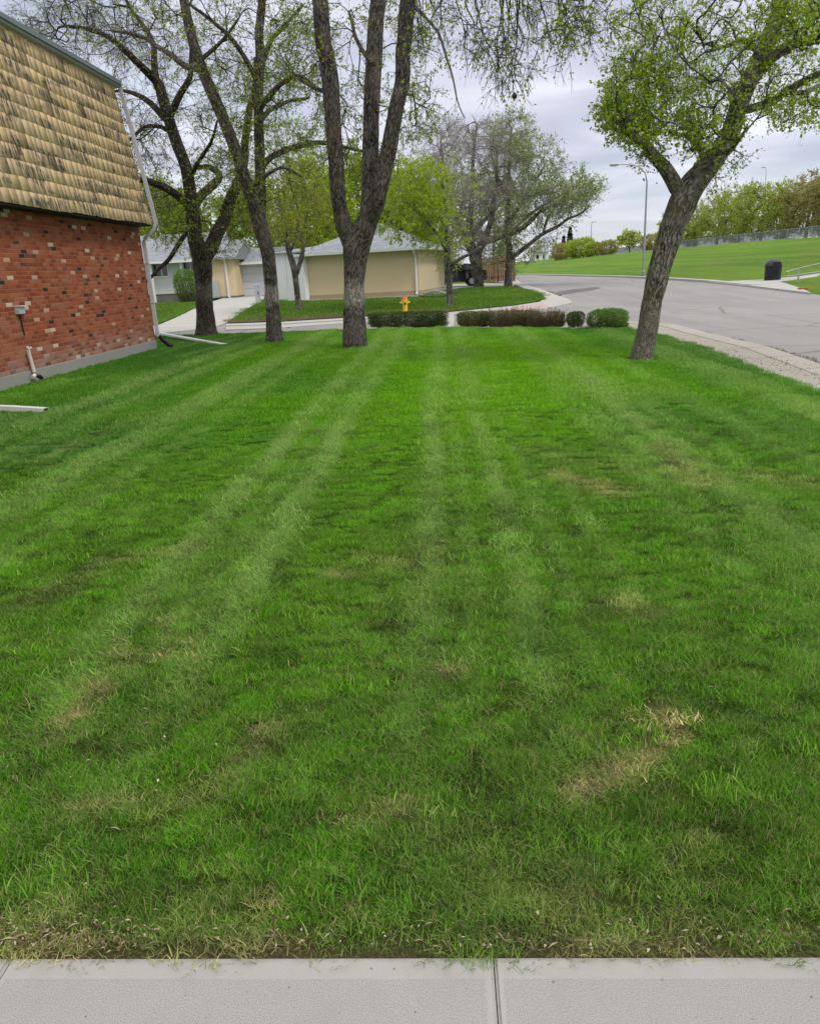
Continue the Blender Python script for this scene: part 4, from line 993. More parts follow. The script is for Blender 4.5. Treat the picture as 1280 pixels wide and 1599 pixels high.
    for k in range(K):
        dc = dc+rng.normal(0, .16, dc.shape); dc[:, 2] -= dcurve; dc /= np.linalg.norm(dc, axis=1)[:, None]; pts.append(pts[-1]+dc*(L/K)[:, None])
    for k in range(K):
        ra_ = np.full(len(src), tw_r*(1-.25*k)); tw_parts.append(segs_np(pts[k], pts[k+1], ra_, ra_*.75, 3))
    # side twiglets
    s2 = rng.integers(0, len(src), int(len(src)*1.2)); kk = rng.integers(1, K, len(s2)); P2 = np.stack(pts)[kk, s2]; d2 = d[s2]+rng.normal(0, .75, (len(s2), 3)); d2[:, 2] -= droop*.6; d2 /= np.linalg.norm(d2, axis=1)[:, None]+1e-9
    L2 = L[s2]*rng.uniform(.25, .55, len(s2)); E2 = P2+d2*L2[:, None]; ra_ = np.full(len(s2), tw_r*.7); tw_parts.append(segs_np(P2, E2, ra_, ra_*.7, 3))
    # leaves in small bunches on the twigs
    lp = []; ld = []
    fl = np.clip(lfn[src], 0, 5)
    for (A_, B_, f_, dd_) in ((pts[1], pts[2], fl, d), (pts[2], pts[3], fl, d), (P2, E2, fl[s2], d2)):
        n_ = rng.poisson(np.clip(nleaf*f_*.5, 0, 60)); idx = np.repeat(np.arange(len(A_)), n_); s = rng.uniform(0, 1.0, len(idx))
        s = np.round(s*2)/2*.6+s*.4
        lp.append(A_[idx]*(1-s)[:, None]+B_[idx]*s[:, None]+rng.normal(0, leaf*.35, (len(idx), 3))); ld.append(dd_[idx]*.6+np.array((0, 0, .25)))
    if trunk_leaf:                       # epicormic sprouts hugging trunk and limbs
        big = np.concatenate(sk_nodes_np(sk_nodes)); rbig = Rk; clus = rng.integers(0, len(big), trunk_leaf)
        for c in clus:
            o = rng.normal(0, 1, 3); o /= np.linalg.norm(o); c0 = big[c]+o*rbig[c]*1.02; n_ = rng.integers(14, 60); R0 = rng.uniform(.05, .14)
            lp.append(c0+rng.normal(0, R0, (n_, 3))); ld.append(np.repeat(o[None], n_, 0))
    lp = np.concatenate(lp); ld = np.concatenate(ld)
    if bare > 0:
        k = fbm(lp[:, 0]*.9+lp[:, 2]*.4, lp[:, 1]*.5+lp[:, 2], .9, seed, 3); keep = k > bare; lp = lp[keep]; ld = ld[keep]
    t = thing(name, base, label, cat_, group)
    V, Fq, B = cat(bp); V = V; link_mesh('trunk', np_mesh('trunk', V, Fq, True, {'buv': ('FLOAT_VECTOR', B.astype(np.float32))}), bark, t)
    V, Fq, B = cat(tw_parts); link_mesh('twigs', np_mesh('twigs', V, Fq, False), twig, t)
    if len(lp):
        V, Fq, rn = leaves_np(lp, ld, leaf, rng); link_mesh('foliage', np_mesh('foliage', V, Fq, False, {'rnd': ('FLOAT', rn)}), leafm, t)
    print(name, label[:30], 'nodes', cnt, 'twigs', len(src), 'leaves', len(lp))
    return t
def sk_nodes_np(l): return [q for q in l if not isinstance(q, tuple)]
# ---- D: leaning maple at the right
tree('maple_tree', 'leaning tree with mossy grey trunk and dense fresh green leaves beside the pavement', 13.12, [
    [(1000, 563, 16), (1004, 545, 15), (1013, 505, 14.5), (1019, 469, 14.5), (1027, 430, 16.5), (1039, 389, 17.5), (1051, 350, 18.5), (1064, 318, 20.5), (1078, 290, 19), (1111, 252, 16), (1139, 210, 14, .2), (1152, 169, 13, .4), (1167, 131, 13, .6), (1189, 84, 12.5, .8), (1208, 40, 12, 1.0), (1222, 0, 11, 1.2), (1238, -70, 9.5, 1.5), (1246, -190, 7, 2), (1250, -300, 4, 2.3)],
    [(1070, 312, 11), (1055, 292, 11.5, -.05), (1037, 262, 10, -.2), (1017, 238, 8.5, -.4), (1003, 222, 7, -.5), (985, 208, 5, -.6), (972, 188, 3, -.7), (962, 160, 2, -.8)],
    [(1103, 262, 8), (1096, 238, 6, .3), (1080, 218, 4.5, .6), (1062, 211, 3, .8), (1042, 205, 2, 1.0)],
    [(1003, 222, 4), (1008, 200, 4, -.3), (1004, 170, 3, -.1), (1010, 130, 2, .2), (1018, 85, 1.4, .3)],
    [(1168, 135, 9), (1185, 112, 9, .5), (1205, 90, 8.5, .3), (1240, 68, 8, 0), (1280, 60, 7, -.3), (1345, 45, 5, -.7), (1420, 10, 3, -1)],
    [(1158, 172, 7), (1175, 168, 6, .5), (1200, 160, 6, .4), (1224, 144, 5.5, .2), (1280, 112, 5, -.2), (1340, 90, 3, -.5)],
    [(1224, 144, 4), (1255, 145, 3.6), (1285, 132, 3, .3), (1330, 128, 2, .4)],
    [(1186, 90, 5), (1176, 74, 4.5, .6), (1158, 62, 4, .4), (1136, 72, 3, .1), (1100, 82, 2, -.1)],
    [(1139, 214, 4), (1150, 185, 3.5, -.5), (1146, 150, 3, -.9), (1120, 120, 2, -1.1)],
    [(1120, 243, 4), (1140, 235, 3.5, -.3), (1156, 215, 2.5, -.6), (1166, 196, 1.6, -.8)],
    [(1222, 0, 6), (1180, -60, 5, .8), (1120, -130, 3.5, .4), (1060, -190, 2, 0)]],
    [(1000, 150, 62, 70, -1.2, 1.2, 150, 1.5), (985, 185, 48, 38, -1.0, .8, 85, 1.6), (1050, 90, 75, 60, -1.0, 1.3, 120, 1.0), (1030, 30, 70, 35, -.8, 1.2, 50, .8), (1110, 170, 50, 50, -1.2, 1.0, 90, 1.0), (1085, 215, 32, 25, -1, .8, 35, 1.2),
     (1240, 170, 50, 28, -.8, 1.2, 55, 1.2), (1200, 110, 70, 70, -1.3, 1.6, 80, .9), (1150, 30, 90, 50, -1.2, 1.5, 75, .8), (1250, 20, 50, 45, -1.5, 1.0, 80, 1.6), (1300, 80, 50, 90, -1.5, 1.5, 50), (1130, 235, 35, 28, -.6, .6, 22, .8), (1010, 235, 30, 22, -.6, .5, 18, .7),
     (1110, 275, 25, 25, -.5, .4, 12, .6), (1150, -90, 190, 70, -2, 2, 130), (1230, -200, 150, 60, -2, 2, 70)],
    21, M_bark_d, M_twig, M_leafD, leaf=.052, nleaf=3.2, tw_len=.26, ntw=3, twk=2.0, tip=.0045, step=.12, up=.05, sides=36, bump=.13, flare=.2, tw_r=.0024, trunk_leaf=55)
# ---- C: big three-stemmed elm in the middle of the lawn edge
_r = random.Random(11); HANG = []; HBL = []
for _ in range(24):
    x0 = _r.uniform(655, 930); ye = (_r.uniform(40, 100) if x0 < 740 else _r.uniform(60, 158)) if x0 < 870 else _r.uniform(40, 100); dx = _r.uniform(-10, 45); d0 = -_r.uniform(2.5, 6.5); p = [(x0-dx*1.2, -95, 1.6, d0)]
    bw = _r.uniform(-26, 26); dx *= _r.choice((-1, 1, 1.6))
    for q in (.2, .4, .55, .7, .85, 1.0): p.append((x0+dx*(q-1)*.9+bw*math.sin(q*3.1)+_r.uniform(-6, 6), -95+(ye+95)*(q**.8), 1.6-1.05*q, d0+_r.uniform(-.3, .3)))
    HANG.append(p); HBL.append((x0, ye-35, 34, 50, d0-.5, d0+.5, 6, .22))
tree('elm_tree', 'big elm with pale banded trunk splitting into three thick upright stems', 18.29, [
    [(553, 544, 18.5), (553, 520, 18.3), (553, 480, 16.5), (553, 440, 15.5), (554.5, 410, 17.5), (555.5, 388, 21), (568, 358, 17), (577, 330, 15.5), (578, 295, 13.5), (579, 197, 12.5, .2), (583, 98, 12.5, .4), (587, 33, 12, .5), (591, 0, 12, .5), (598, -90, 10, .7), (603, -220, 7, 1), (606, -360, 4, 1.2)],
    [(556, 400, 15), (545, 372, 14), (536, 350, 12.5, -.1), (531, 325, 11.5, -.2), (527, 300, 11.5, -.3), (523, 230, 11.5, -.4), (516, 131, 13, -.5), (505, 66, 12.5, -.5), (497, 0, 12, -.6), (486, -90, 9.5, -.7), (470, -230, 6, -1), (450, -340, 3, -1.1)],
    [(574, 350, 12), (585, 325, 13, -.2), (592, 300, 12.5, -.3), (601, 262, 12.5, -.3), (611, 213, 12, -.4), (620, 164, 11.5, -.5), (627, 131, 11.5, -.5), (632, 66, 11.5, -.6), (637, 0, 12.5, -.7), (652, -80, 10, -1), (680, -200, 7.5, -1.6), (720, -310, 4, -2.3)],
    [(641, 5, 3.5, -.7), (664, 28, 2.4, -.9), (684, 52, 2.2, -1.2), (697, 90, 1.9, -1.4), (706, 120, 1.5, -1.6), (714, 158, 1.0, -1.7), (725, 184, .7, -1.8)],
    [(652, -80, 7, -1), (700, -110, 6, -2), (760, -120, 5, -3), (830, -110, 4, -4), (900, -85, 3, -4.6), (960, -50, 2, -5)],
    [(680, -190, 6, -1.6), (740, -190, 5, -3.5), (800, -170, 4, -5.5), (850, -120, 3, -7)],
    [(516, 135, 4), (500, 141, 3.4, .6), (465, 122, 2.6, 1.2)],
    [(583, 100, 4), (560, 70, 3, 1), (545, 20, 2, 1.5)]]+HANG,
    HBL+[(770, 0, 110, 40, -6.5, -1.5, 22, .1), (905, 25, 60, 40, -7, -3, 24, .6), (760, -80, 200, 60, -8, 0, 60, .3),
     (560, 60, 110, 130, -.5, 3, 90, .8), (600, 160, 60, 110, .3, 2.5, 50, .8), (660, 170, 28, 60, -1.5, .5, 22, .7), (540, 220, 40, 70, .3, 2, 28, .8), (470, 60, 60, 80, -1, 2.5, 40, .7), (560, -120, 200, 90, -3, 4, 120, .4), (560, -270, 200, 80, -4, 4, 90, .4), (720, -220, 140, 70, -6, 1, 60, .3)],
    33, M_barkband, M_twig, M_leafA, leaf=.054, nleaf=6.5, tw_len=.42, ntw=3, twk=2.0, tip=.0042, step=.2, droop=.5, dcurve=.14, up=.10, sides=40, bump=.10, flare=.22, tw_r=.0042, trunk_leaf=42)
# ---- B: slender pale elm
tree('elm_tree', 'slender elm with pale trunk and long limb leaning up to the left', 21.07, [
    [(428, 536, 14), (427.5, 525, 12.3), (426, 483, 10.6), (423, 439, 10.2), (418, 396, 10.6), (407, 355, 11.5), (400, 332, 11.5), (396, 318, 10, -.1), (383, 279, 9, -.2), (366, 231, 9, -.3), (347, 181, 9, -.4), (325, 131, 9, -.5), (309, 90, 8, -.6), (300, 59, 7.6, -.7), (287, 0, 7, -.8), (272, -80, 5.5, -1), (255, -190, 3.5, -1.2)],
    [(405, 350, 9), (408, 320, 8, .3), (406, 270, 8, .5), (405, 200, 7.6, .6), (404, 148, 7.2, .6), (407, 98, 7, .6), (405.6, 33, 6.5, .6), (409, 0, 6, .6), (414, -90, 4.6, .7), (420, -200, 3, .8)],
    [(313, 108, 5, -.6), (294, 105, 4.6, -.3), (269, 88, 4.3, 0), (244, 72, 3.6, .3), (219, 56, 3, .6), (175, 47, 2, 1)],
    [(316, 92, 3.6, -.6), (347, 66, 2.4, -1), (372, 30, 1.6, -1.2)],
    [(403, 130, 5, .6), (385, 95, 4, .2), (362, 62, 3.4, -.2), (331, 34, 2.8, -.5), (291, 3, 2, -.8)],
    [(406, 170, 5, .6), (415, 157, 4.6, .3), (435, 135, 4, 0), (465, 120, 3.3, -.3), (500, 141, 2, -.5)],
    [(407, 110, 4.4, .6), (422, 66, 3.6, .9), (448, 36, 2.8, 1.1), (474, 7, 2, 1.3)],
    [(408, 262, 5, .5), (425, 245, 4.6, .8), (461, 230, 4.2, 1.1), (504, 223, 3.4, 1.4), (566, 236, 2, 1.7)],
    [(407, 190, 4, .6), (420, 174, 3.6, 1), (448, 161, 2.8, 1.3), (484, 151, 1.8, 1.6)],
    [(392, 300, 3.6, -.2), (404, 284, 3, -.6), (440, 262, 2.2, -.9), (470, 275, 1.6, -1.1)]],
    [(300, 50, 90, 70, -2.2, 1, 60, .5), (200, 50, 80, 50, -1, 2, 50, .35), (400, 60, 85, 80, -1.5, 2, 70, .6), (470, 60, 60, 70, -1, 2, 45, .8), (440, 170, 65, 60, -1.2, 2.2, 60, .9), (480, 230, 60, 40, 0, 2.4, 45, 1.0), (380, 150, 50, 60, -1.5, 1, 36, .7), (360, 240, 50, 60, -1, 2, 34, .8),
     (350, -100, 170, 80, -2.5, 2.5, 110, .5), (440, 300, 45, 40, -1.5, 1.5, 30, .6), (330, -200, 120, 50, -2, 2, 40, .5)],
    45, M_barkband, M_twig, M_leafA, leaf=.058, nleaf=4.6, tw_len=.46, ntw=4, twk=3.8, tip=.0045, step=.22, droop=.2, dcurve=.05, up=.12, sides=28, bump=.10, flare=.32, tw_r=.0033, trunk_leaf=30)
# ---- A: dark spreading elm at the left
tree('elm_tree', 'dark trunked elm forking low, next to the corner of the brick building', 25.36, [
    [(322, 525, 17.5), (321, 512, 15), (320, 483, 13), (318, 439, 13), (316, 417, 14), (313, 398, 14), (305, 372, 11.5), (301, 335, 11), (299, 312, 10, -.1), (291, 266, 9, -.2), (272, 212, 8.4, -.3), (259, 169, 8.4, -.4), (247, 131, 7.4, -.5), (226, 109, 5.6, -.8), (200, 84, 4.6, -1.2), (175, 62, 4, -1.6), (141, 47, 3.2, -2), (103, 41, 2, -2.4)],
    [(317, 408, 11), (329, 388, 10.5, .2), (340, 362, 10, .3), (351, 340, 9, .4), (359, 312, 8.4, .4), (372, 288, 7.4, .3), (382, 260, 6.5, .2), (384, 219, 6, 0), (388, 187, 5.4, -.2), (397, 140, 4, -.4), (400, 90, 3, -.6)],
    [(244, 125, 5.4, -.5), (241, 103, 5, -.3), (238, 62, 4, 0), (203, 12, 2.4, .4), (180, -40, 1.6, .6)],
    [(263, 184, 6, -.4), (270, 172, 5.4, -.6), (281, 150, 5, -.8), (295, 122, 4.4, -1), (300, 80, 3.2, -1.2), (296, 20, 2, -1.4)],
    [(262, 190, 5, -.4), (253, 180, 5, -.2), (237, 162, 4.4, 0), (212, 147, 3.4, .3), (186, 142, 2, .6), (160, 150, 1.4, .9)],
    [(262, 204, 3.4, -.4), (248, 198, 3, 0), (226, 199, 2.5, .3), (203, 219, 1.8, .6)],
    [(298, 322, 7), (288, 314, 6.4, -.6), (269, 300, 6, -1.2), (244, 287, 5.2, -1.8), (219, 281, 4.6, -2.4), (190, 284, 3, -3), (160, 300, 2, -3.6)],
    [(302, 330, 7), (312, 308, 6.8, .4), (331, 291, 6.4, .8), (344, 276, 5.4, 1.1), (331, 262, 4.4, 1.4), (304, 264, 3, 1.7)],
    [(296, 285, 4, -.1), (305, 262, 3.4, -.6), (330, 222, 2.4, -1.2), (340, 190, 1.6, -1.6)],
    [(305, 345, 4.5, .2), (292, 362, 4, .6), (278, 382, 3.6, .9), (262, 408, 3.2, 1.2), (246, 424, 2.8, 1.5), (229, 441, 2.0, 1.8)]],
    [(130, 40, 90, 50, -3.5, 1, 110, .15), (230, 40, 80, 60, -2, 2, 70, .25), (210, 150, 60, 70, -1.5, 2, 75, .2), (230, 240, 45, 60, -2.5, 2, 60, .22), (280, 150, 55, 80, -2, 2, 50, .3), (350, 170, 50, 90, -2, 1.5, 55, .6), (340, 290, 60, 60, -1.5, 2, 55, .8), (260, 330, 35, 50, -1.5, 1.5, 30, 1.0),
     (390, 330, 40, 60, -1.0, 2, 30, .9), (230, -70, 180, 70, -3, 3, 90, .3), (80, 20, 60, 30, -4, 0, 30, .2), (320, 370, 70, 30, -.5, 1.8, 30, 1.0), (245, 310, 30, 40, -1.5, 2, 16, .6)],
    57, M_bark, M_twig, M_leafA, leaf=.062, nleaf=4.0, tw_len=.55, ntw=6, twk=6, tip=.005, step=.26, droop=.25, dcurve=.10, up=.12, sides=30, bump=.12, flare=.42, tw_r=.0042, trunk_leaf=10)
# ---- E: small forked tree in front of the garage
tree('young_tree', 'small forked tree with yellow green leaves by the left end of the beige garage', 36.55, [
    [(467, 485, 6), (466.5, 478, 5), (464, 457, 4.4), (461.5, 436, 4.6), (459, 420, 5), (455, 405, 4.6), (450, 388, 4, -.2), (446, 365, 3.2, -.3), (440, 335, 2.4, -.5), (434, 300, 1.6, -.6)],
    [(463, 428, 3.6), (470, 405, 3.6, .2), (473, 386, 3.3, .3), (472, 368, 2.8, .4), (478, 335, 2.2, .5), (486, 300, 1.5, .6)],
    [(452, 396, 2.4), (462, 370, 2.2, .3), (465, 340, 1.8, .4), (462, 300, 1.2, .5)]],
    [(470, 330, 55, 50, -2.2, 2.2, 90, 1.2), (440, 345, 40, 35, -2, 1.6, 40, 1.1), (465, 270, 45, 40, -2, 2, 45, 1.0), (508, 335, 25, 40, -1.5, 2, 28, 1.1), (462, 368, 28, 14, -1, 1, 12, .7)],
    61, M_bark_far, M_twig_brown, M_leafS, leaf=.085, nleaf=6, tw_len=.5, ntw=4, twk=3.2, tip=.007, step=.35, up=.1, sides=16, bump=.08, flare=.2, tw_r=.006)
# ---- F: pale slender tree on the far lawn, bright foliage reaching left
tree('young_tree', 'slender tree with pale trunk and bright yellow green crown above the right garage corner', 35.2, [
    [(703, 477, 6.4), (702.5, 470, 5.4), (701.5, 450, 4.7), (701, 429, 4.7), (700.5, 405, 4.3), (698, 372, 3.6, -.1), (696, 335, 2.9, -.2), (692, 295, 2.2, -.3), (688, 262, 1.5, -.4)],
    [(701, 418, 3), (709, 411, 2.8, -.2), (721, 404, 2.5, -.4), (735, 397, 2, -.6), (752, 386, 1.4, -.8)],
    [(700, 398, 2.8), (685, 372, 2.6, -.4), (664, 345, 2.2, -.8), (640, 322, 1.6, -1.1), (618, 306, 1, -1.4)],
    [(697, 360, 2.4), (678, 325, 2, .2), (660, 290, 1.5, .3), (650, 260, 1, .5)],
    [(699, 388, 2), (712, 355, 1.7, .5), (722, 315, 1.3, .8)]],
    [(655, 305, 50, 50, -2.4, 1.5, 125, 1.8), (672, 345, 36, 40, -1.8, 1.2, 60, 1.6), (615, 320, 32, 50, -2.4, 1, 48, 1.2), (702, 370, 22, 50, -1.2, 1.2, 30, .6), (715, 300, 28, 60, -1, 1.5, 26, .4), (658, 268, 40, 22, -1.6, 1.2, 30, 1.4)],
    67, M_bark_far, M_twig_grey, M_leafY, leaf=.09, nleaf=6, tw_len=.5, ntw=4, twk=3.2, tip=.006, step=.33, up=.05, droop=.15, sides=16, bump=.08, flare=.2, tw_r=.005)
# ---- G: thick dark trunk, bare purplish crown
tree('elm_tree', 'thick dark trunk with bare greyish purple crown beside the parked black car', 52.49, [
    [(747, 449, 8.5), (747, 443, 7.2), (745, 422, 8.2), (741, 402, 9.5), (735, 385, 7, .2), (732, 360, 5.4, .3), (735, 325, 4.4, .4), (737, 280, 3.4, .5), (740, 230, 2.2, .6), (745, 195, 1.4, .6)],
    [(743, 405, 7), (750, 385, 6, -.3), (762, 360, 4.6, -.6), (770, 325, 3.6, -.8), (776, 280, 2.6, -1), (775, 235, 1.6, -1)],
    [(738, 395, 6), (724, 372, 5, .4), (712, 340, 4, .8), (700, 300, 3, 1.1), (692, 255, 2, 1.3), (688, 215, 1.2, 1.4)],
    [(742, 398, 4), (757, 380, 4, -.6), (785, 370, 4, -1), (808, 361, 3.6, -1.3), (828, 347, 3.2, -1.6), (842, 332, 2.6, -1.8), (862, 322, 2, -2), (890, 318, 1.3, -2.2)],
    [(733, 370, 4), (749, 352, 3.6, -.5), (764, 335, 2.8, -.8), (790, 310, 2, -1)]],
    [(735, 260, 75, 70, -5, 4, 240, .05), (745, 330, 60, 50, -4, 3, 120, .06), (700, 230, 45, 50, -3, 3, 70, .05), (790, 250, 45, 55, -4, 2, 80, .3), (735, 385, 45, 25, -3, 1, 50, .1), (760, 215, 50, 30, -3, 3, 50, .1), (850, 315, 45, 22, -3.5, -1, 40, 1.0)],
    71, M_bark_far, M_twig_grey, M_leafP, leaf=.11, nleaf=3, tw_len=.8, ntw=9, twk=9, tip=.008, step=.5, up=.15, sides=18, bump=.1, flare=.2, tw_r=.008)
# ---- H: pale green taller tree on the corner
tree('maple_tree', 'tall airy tree with pale green leaves at the street corner with a long low limb', 53.3, [
    [(793, 447, 6.8), (793, 440, 6), (794.5, 415, 5.6), (795, 394, 5.2), (792, 347, 4, .1), (794, 290, 3.2, .2), (795, 243, 2.5, .3), (798, 200, 1.5, .3)],
    [(795, 405, 4), (804, 399, 3.6, -.3), (825, 383, 3.2, -.7), (847, 366, 2.8, -1), (870, 355, 2.4, -1.3), (887, 342, 2, -1.6), (905, 335, 1.5, -1.8), (920, 322, 1, -2)],
    [(793, 350, 3), (812, 320, 2.6, .4), (835, 285, 2, .8), (850, 258, 1.3, 1)],
    [(794, 320, 2.6), (780, 285, 2.2, .5), (768, 250, 1.6, .8), (765, 220, 1, 1)],
    [(795, 370, 3), (815, 345, 2.6, 1), (850, 320, 2, 1.4), (885, 300, 1.3, 1.7)],
    [(847, 366, 2), (856, 340, 1.8, -1), (878, 310, 1.4, -1.2), (900, 290, 1, -1.4)]],
    [(800, 215, 30, 40, -2.5, 2.5, 60, 1.1), (840, 250, 42, 32, -2.5, 3, 75, 1.1), (890, 300, 48, 28, -3.5, 2, 95, 1.2), (850, 320, 65, 40, -3, 2.5, 90, .9), (800, 290, 45, 60, -3, 3, 75, .6), (820, 370, 50, 30, -2.5, 1.5, 50, .8), (790, 400, 40, 25, -2, 1, 34, .6), (915, 300, 22, 18, -2.5, 0, 22, 1.0)],
    77, M_bark_far, M_twig_grey, M_leafP, leaf=.12, nleaf=3.6, tw_len=.7, ntw=5, twk=4, tip=.008, step=.5, up=.1, sides=16, bump=.08, flare=.2, tw_r=.007)
# ============================================================ HEDGES AND SHRUBS
def shrub(name, label, cat_, c, size, seed, leafm, twigm, nst=120, nlf=2600, leaf=.03, power=4.0, jag=.12, group=None, parts=True, top_spikes=.0, rz=0.0):
    """leafy bush: stems from the ground, leaves through an uneven rounded box"""
    rng = np.random.default_rng(seed); c = Vector(c); sx, sy, sz = [s/2 for s in size]; cr_, sr = math.cos(rz), math.sin(rz)
    def pts(n, shell):
        P = rng.uniform(-1, 1, (n*4, 3)); m = (np.abs(P)**power).sum(1)**(1/power); P = P/m[:, None]
        r = np.where(rng.uniform(0, 1, len(P)) < shell, rng.uniform(.82, 1.04, len(P)), rng.uniform(.3, 1, len(P))); P = P*r[:, None]
        lump = fbm(P[:, 0]*sx*2.6+seed, P[:, 1]*sy*2.6+P[:, 2]*sz*1.7, 1.6, seed, 3)
        P = P*(1-jag+jag*2.2*(lump-.28))[:, None]; k = lump > .27
        return P[k][:n]
    def place(P):
        x, y, z = P[:, 0]*sx, P[:, 1]*sy, (P[:, 2]+1)*sz; X = c.x+x*cr_-y*sr; Yy = c.y+x*sr+y*cr_
        return np.stack([X, Yy, gh(X, Yy)+z*.97+.02], -1)
    E = place(pts(nst, .7)); E = E[E[:, 2]-gh(E[:, 0], E[:, 1]) > .08]
    B0 = np.stack([c.x+(E[:, 0]-c.x)*.75+rng.normal(0, .02, len(E)), c.y+(E[:, 1]-c.y)*.6, gh(E[:, 0], E[:, 1])], -1)
    M0 = B0*.45+E*.55+rng.normal(0, .03, E.shape); r0 = np.full(len(E), (.009 if top_spikes > .5 else .005) if sz < 1 else .02)
    ex = E+(E-M0)*rng.uniform(.0, top_spikes+.01, (len(E), 1))
    seg = [segs_np(B0, M0, r0, r0*.8), segs_np(M0, ex, r0*.8, r0*.35)]
    LP = place(pts(nlf, .62)); D = LP-np.array((c.x, c.y, gh(c.x, c.y)+sz*.6)); D /= np.linalg.norm(D, axis=1)[:, None]+1e-9; D[:, 2] += .35
    if top_spikes:
        k = rng.integers(0, len(ex), nlf//2); s = rng.uniform(.1, 1, (len(k), 1)); LP = np.concatenate([LP, M0[k]*(1-s)+ex[k]*s+rng.normal(0, .01, (len(k), 3))]); D = np.concatenate([D, np.tile((0, 0, 1.), (len(k), 1))])
    V, Fq, rn = leaves_np(LP, D, leaf, rng)
    fme = np_mesh('foliage', V, Fq, False, {'rnd': ('FLOAT', rn)})
    t = thing(name, Vector((c.x, c.y, float(gh(c.x, c.y)))), label, cat_, group)
    v, f, b = cat(seg); link_mesh('stems', np_mesh('stems', v, f), twigm, t); link_mesh('foliage', fme, leafm, t)
    return t
def hedge_px(x0, x1, ytop, ybase, label, seed, leafm, depth=.55, **k):
    a, b = G(x0, ybase), G(x1, ybase); d = b-a; d.z = 0; Y = (a.y+b.y)/2; w = d.length
    h = (ybase-ytop)*pxm((x0+x1)/2, ybase, Y)*1.02; back = Vector((-d.y, d.x, 0)).normalized()*depth/2
    c = (a+b)/2+back
    return shrub('hedge' if 'hedge' in label else 'shrub', label, 'hedge' if 'hedge' in label else 'shrub', c, (w, depth, h), seed, leafm, M_twig_brown, rz=math.atan2(d.y, d.x), **k)
hedge_px(571, 687, 490, 513, 'long dark green clipped hedge beside the big elm with the banded trunk', 3, M_leafDark, nst=500, nlf=30000, leaf=.030, power=9, jag=.05)
hedge_px(707, 760, 489, 512, 'short brownish green hedge just right of the concrete garden path', 4, M_leafHedge, nst=420, nlf=6500, leaf=.030, power=5, jag=.14, top_spikes=.3)
hedge_px(748, 834, 488, 512, 'spiky brown and green hedge in the middle of the hedge row', 5, M_leafHedge, nst=900, nlf=8000, leaf=.028, power=5, jag=.12, top_spikes=.75)
hedge_px(818, 874, 490, 513, 'low thin brown hedge with upright twigs next to a small round bush', 6, M_leafHedge, nst=800, nlf=3600, leaf=.026, power=5, jag=.12, top_spikes=.75)
hedge_px(879, 905, 489, 513, 'small dark round bush between the low hedge and the wide bush', 7, M_leafDark, nst=120, nlf=3800, leaf=.030, power=2.6, jag=.12)
hedge_px(908, 968, 486, 516, 'wide rounded green bush at the right end of the hedge row', 8, M_leafBush, nst=260, nlf=9500, leaf=.032, power=2.8, jag=.10, depth=.9)
hedge_px(960, 977, 506, 514, 'tiny low shrub tucked against the wide rounded bush', 9, M_leafBush, nst=40, nlf=900, leaf=.028, power=2.5, jag=.15, depth=.3)
# ============================================================ HOUSES
def frame_at(x0, x1, yb, dep0=None, dep1=None):
    a, b = G(x0, yb[0]), G(x1, yb[1])
    if dep0: a = at(x0, yb[0], dep0)
    if dep1: b = at(x1, yb[1], dep1)
    return a, b
def beige_garage():
    a, b = G(481, 468.5), G(655, 461.5); zb = min(a.z, b.z)-.05; a.z = b.z = 0
    d = (b-a).normalized(); n = Vector((d.y, -d.x, 0)); L = (b-a).length; back = -n; rz = Matrix.Rotation(math.atan2(d.y, d.x), 3, 'Z'); H = 2.86
    def P(u, v, z): return a+d*u+back*v+Vector((0, 0, z))
    t = thing('garage', P(L/2, 0, zb), 'beige stucco garage with grey hipped roof across the lane', 'garage')
    D = 6.6
    MB().box(P(L/2, D/2, (H+.62)/2), (L, D, H-.62), rz).build('wall', M_beige, t)
    MB().box(P(L/2, D/2, (zb+.62)/2), (L+.05, D+.05, .62-zb), rz, .01).build('plinth', M_beige2, t)
    MB().box(P(L/2, D/2, zb+.02), (L+.7, D+.7, .10), rz).build('concrete_kerb', M_curb, t)
    o = .45; e = H; r1, r2 = P(L*.5-.1, D/2, H+1.55), P(L*.5+.3, D/2, H+1.55)
    c = [P(-o, -o, e), P(L+o, -o, e), P(L+o, D+o, e), P(-o, D+o, e)]
    m = MB(); bm = m.bm; v = [bm.verts.new(p) for p in c]; k = [bm.verts.new(r1), bm.verts.new(r2)]
    for f in ((v[0], v[1], k[1], k[0]), (v[1], v[2], k[1]), (v[2], v[3], k[0], k[1]), (v[3], v[0], k[0]), (v[3], v[2], v[1], v[0])): bm.faces.new(f)
    rf = m.build('roof', M_roof, t)
    for p, q in ((c[0], c[1]), (c[1], c[2]), (c[3], c[0])):
        dd = (q-p).normalized(); up = Vector((0, 0, 1)); nn = Vector((dd.y, -dd.x, 0))
        m = MB(); m.prism([p+nn*.002-up*.13, p+nn*.11-up*.11, p+nn*.13+up*.012, p+nn*.002+up*.012], q-p); m.build('gutter', M_whitemetal, t)
    for u in (.08, L-.12):
        m = MB(); m.path([P(u, -.42, e-.1), P(u, -.4, e-.22), P(u, -.06, e-.5), P(u, -.06, zb+.25), P(u, -.16, zb+.12)], 1, square=(.10, .08)); m.build('downspout', M_whitemetal, t)
    # white side leaf with its door seen left of the stucco
    return P, L
GP, GL = beige_garage()
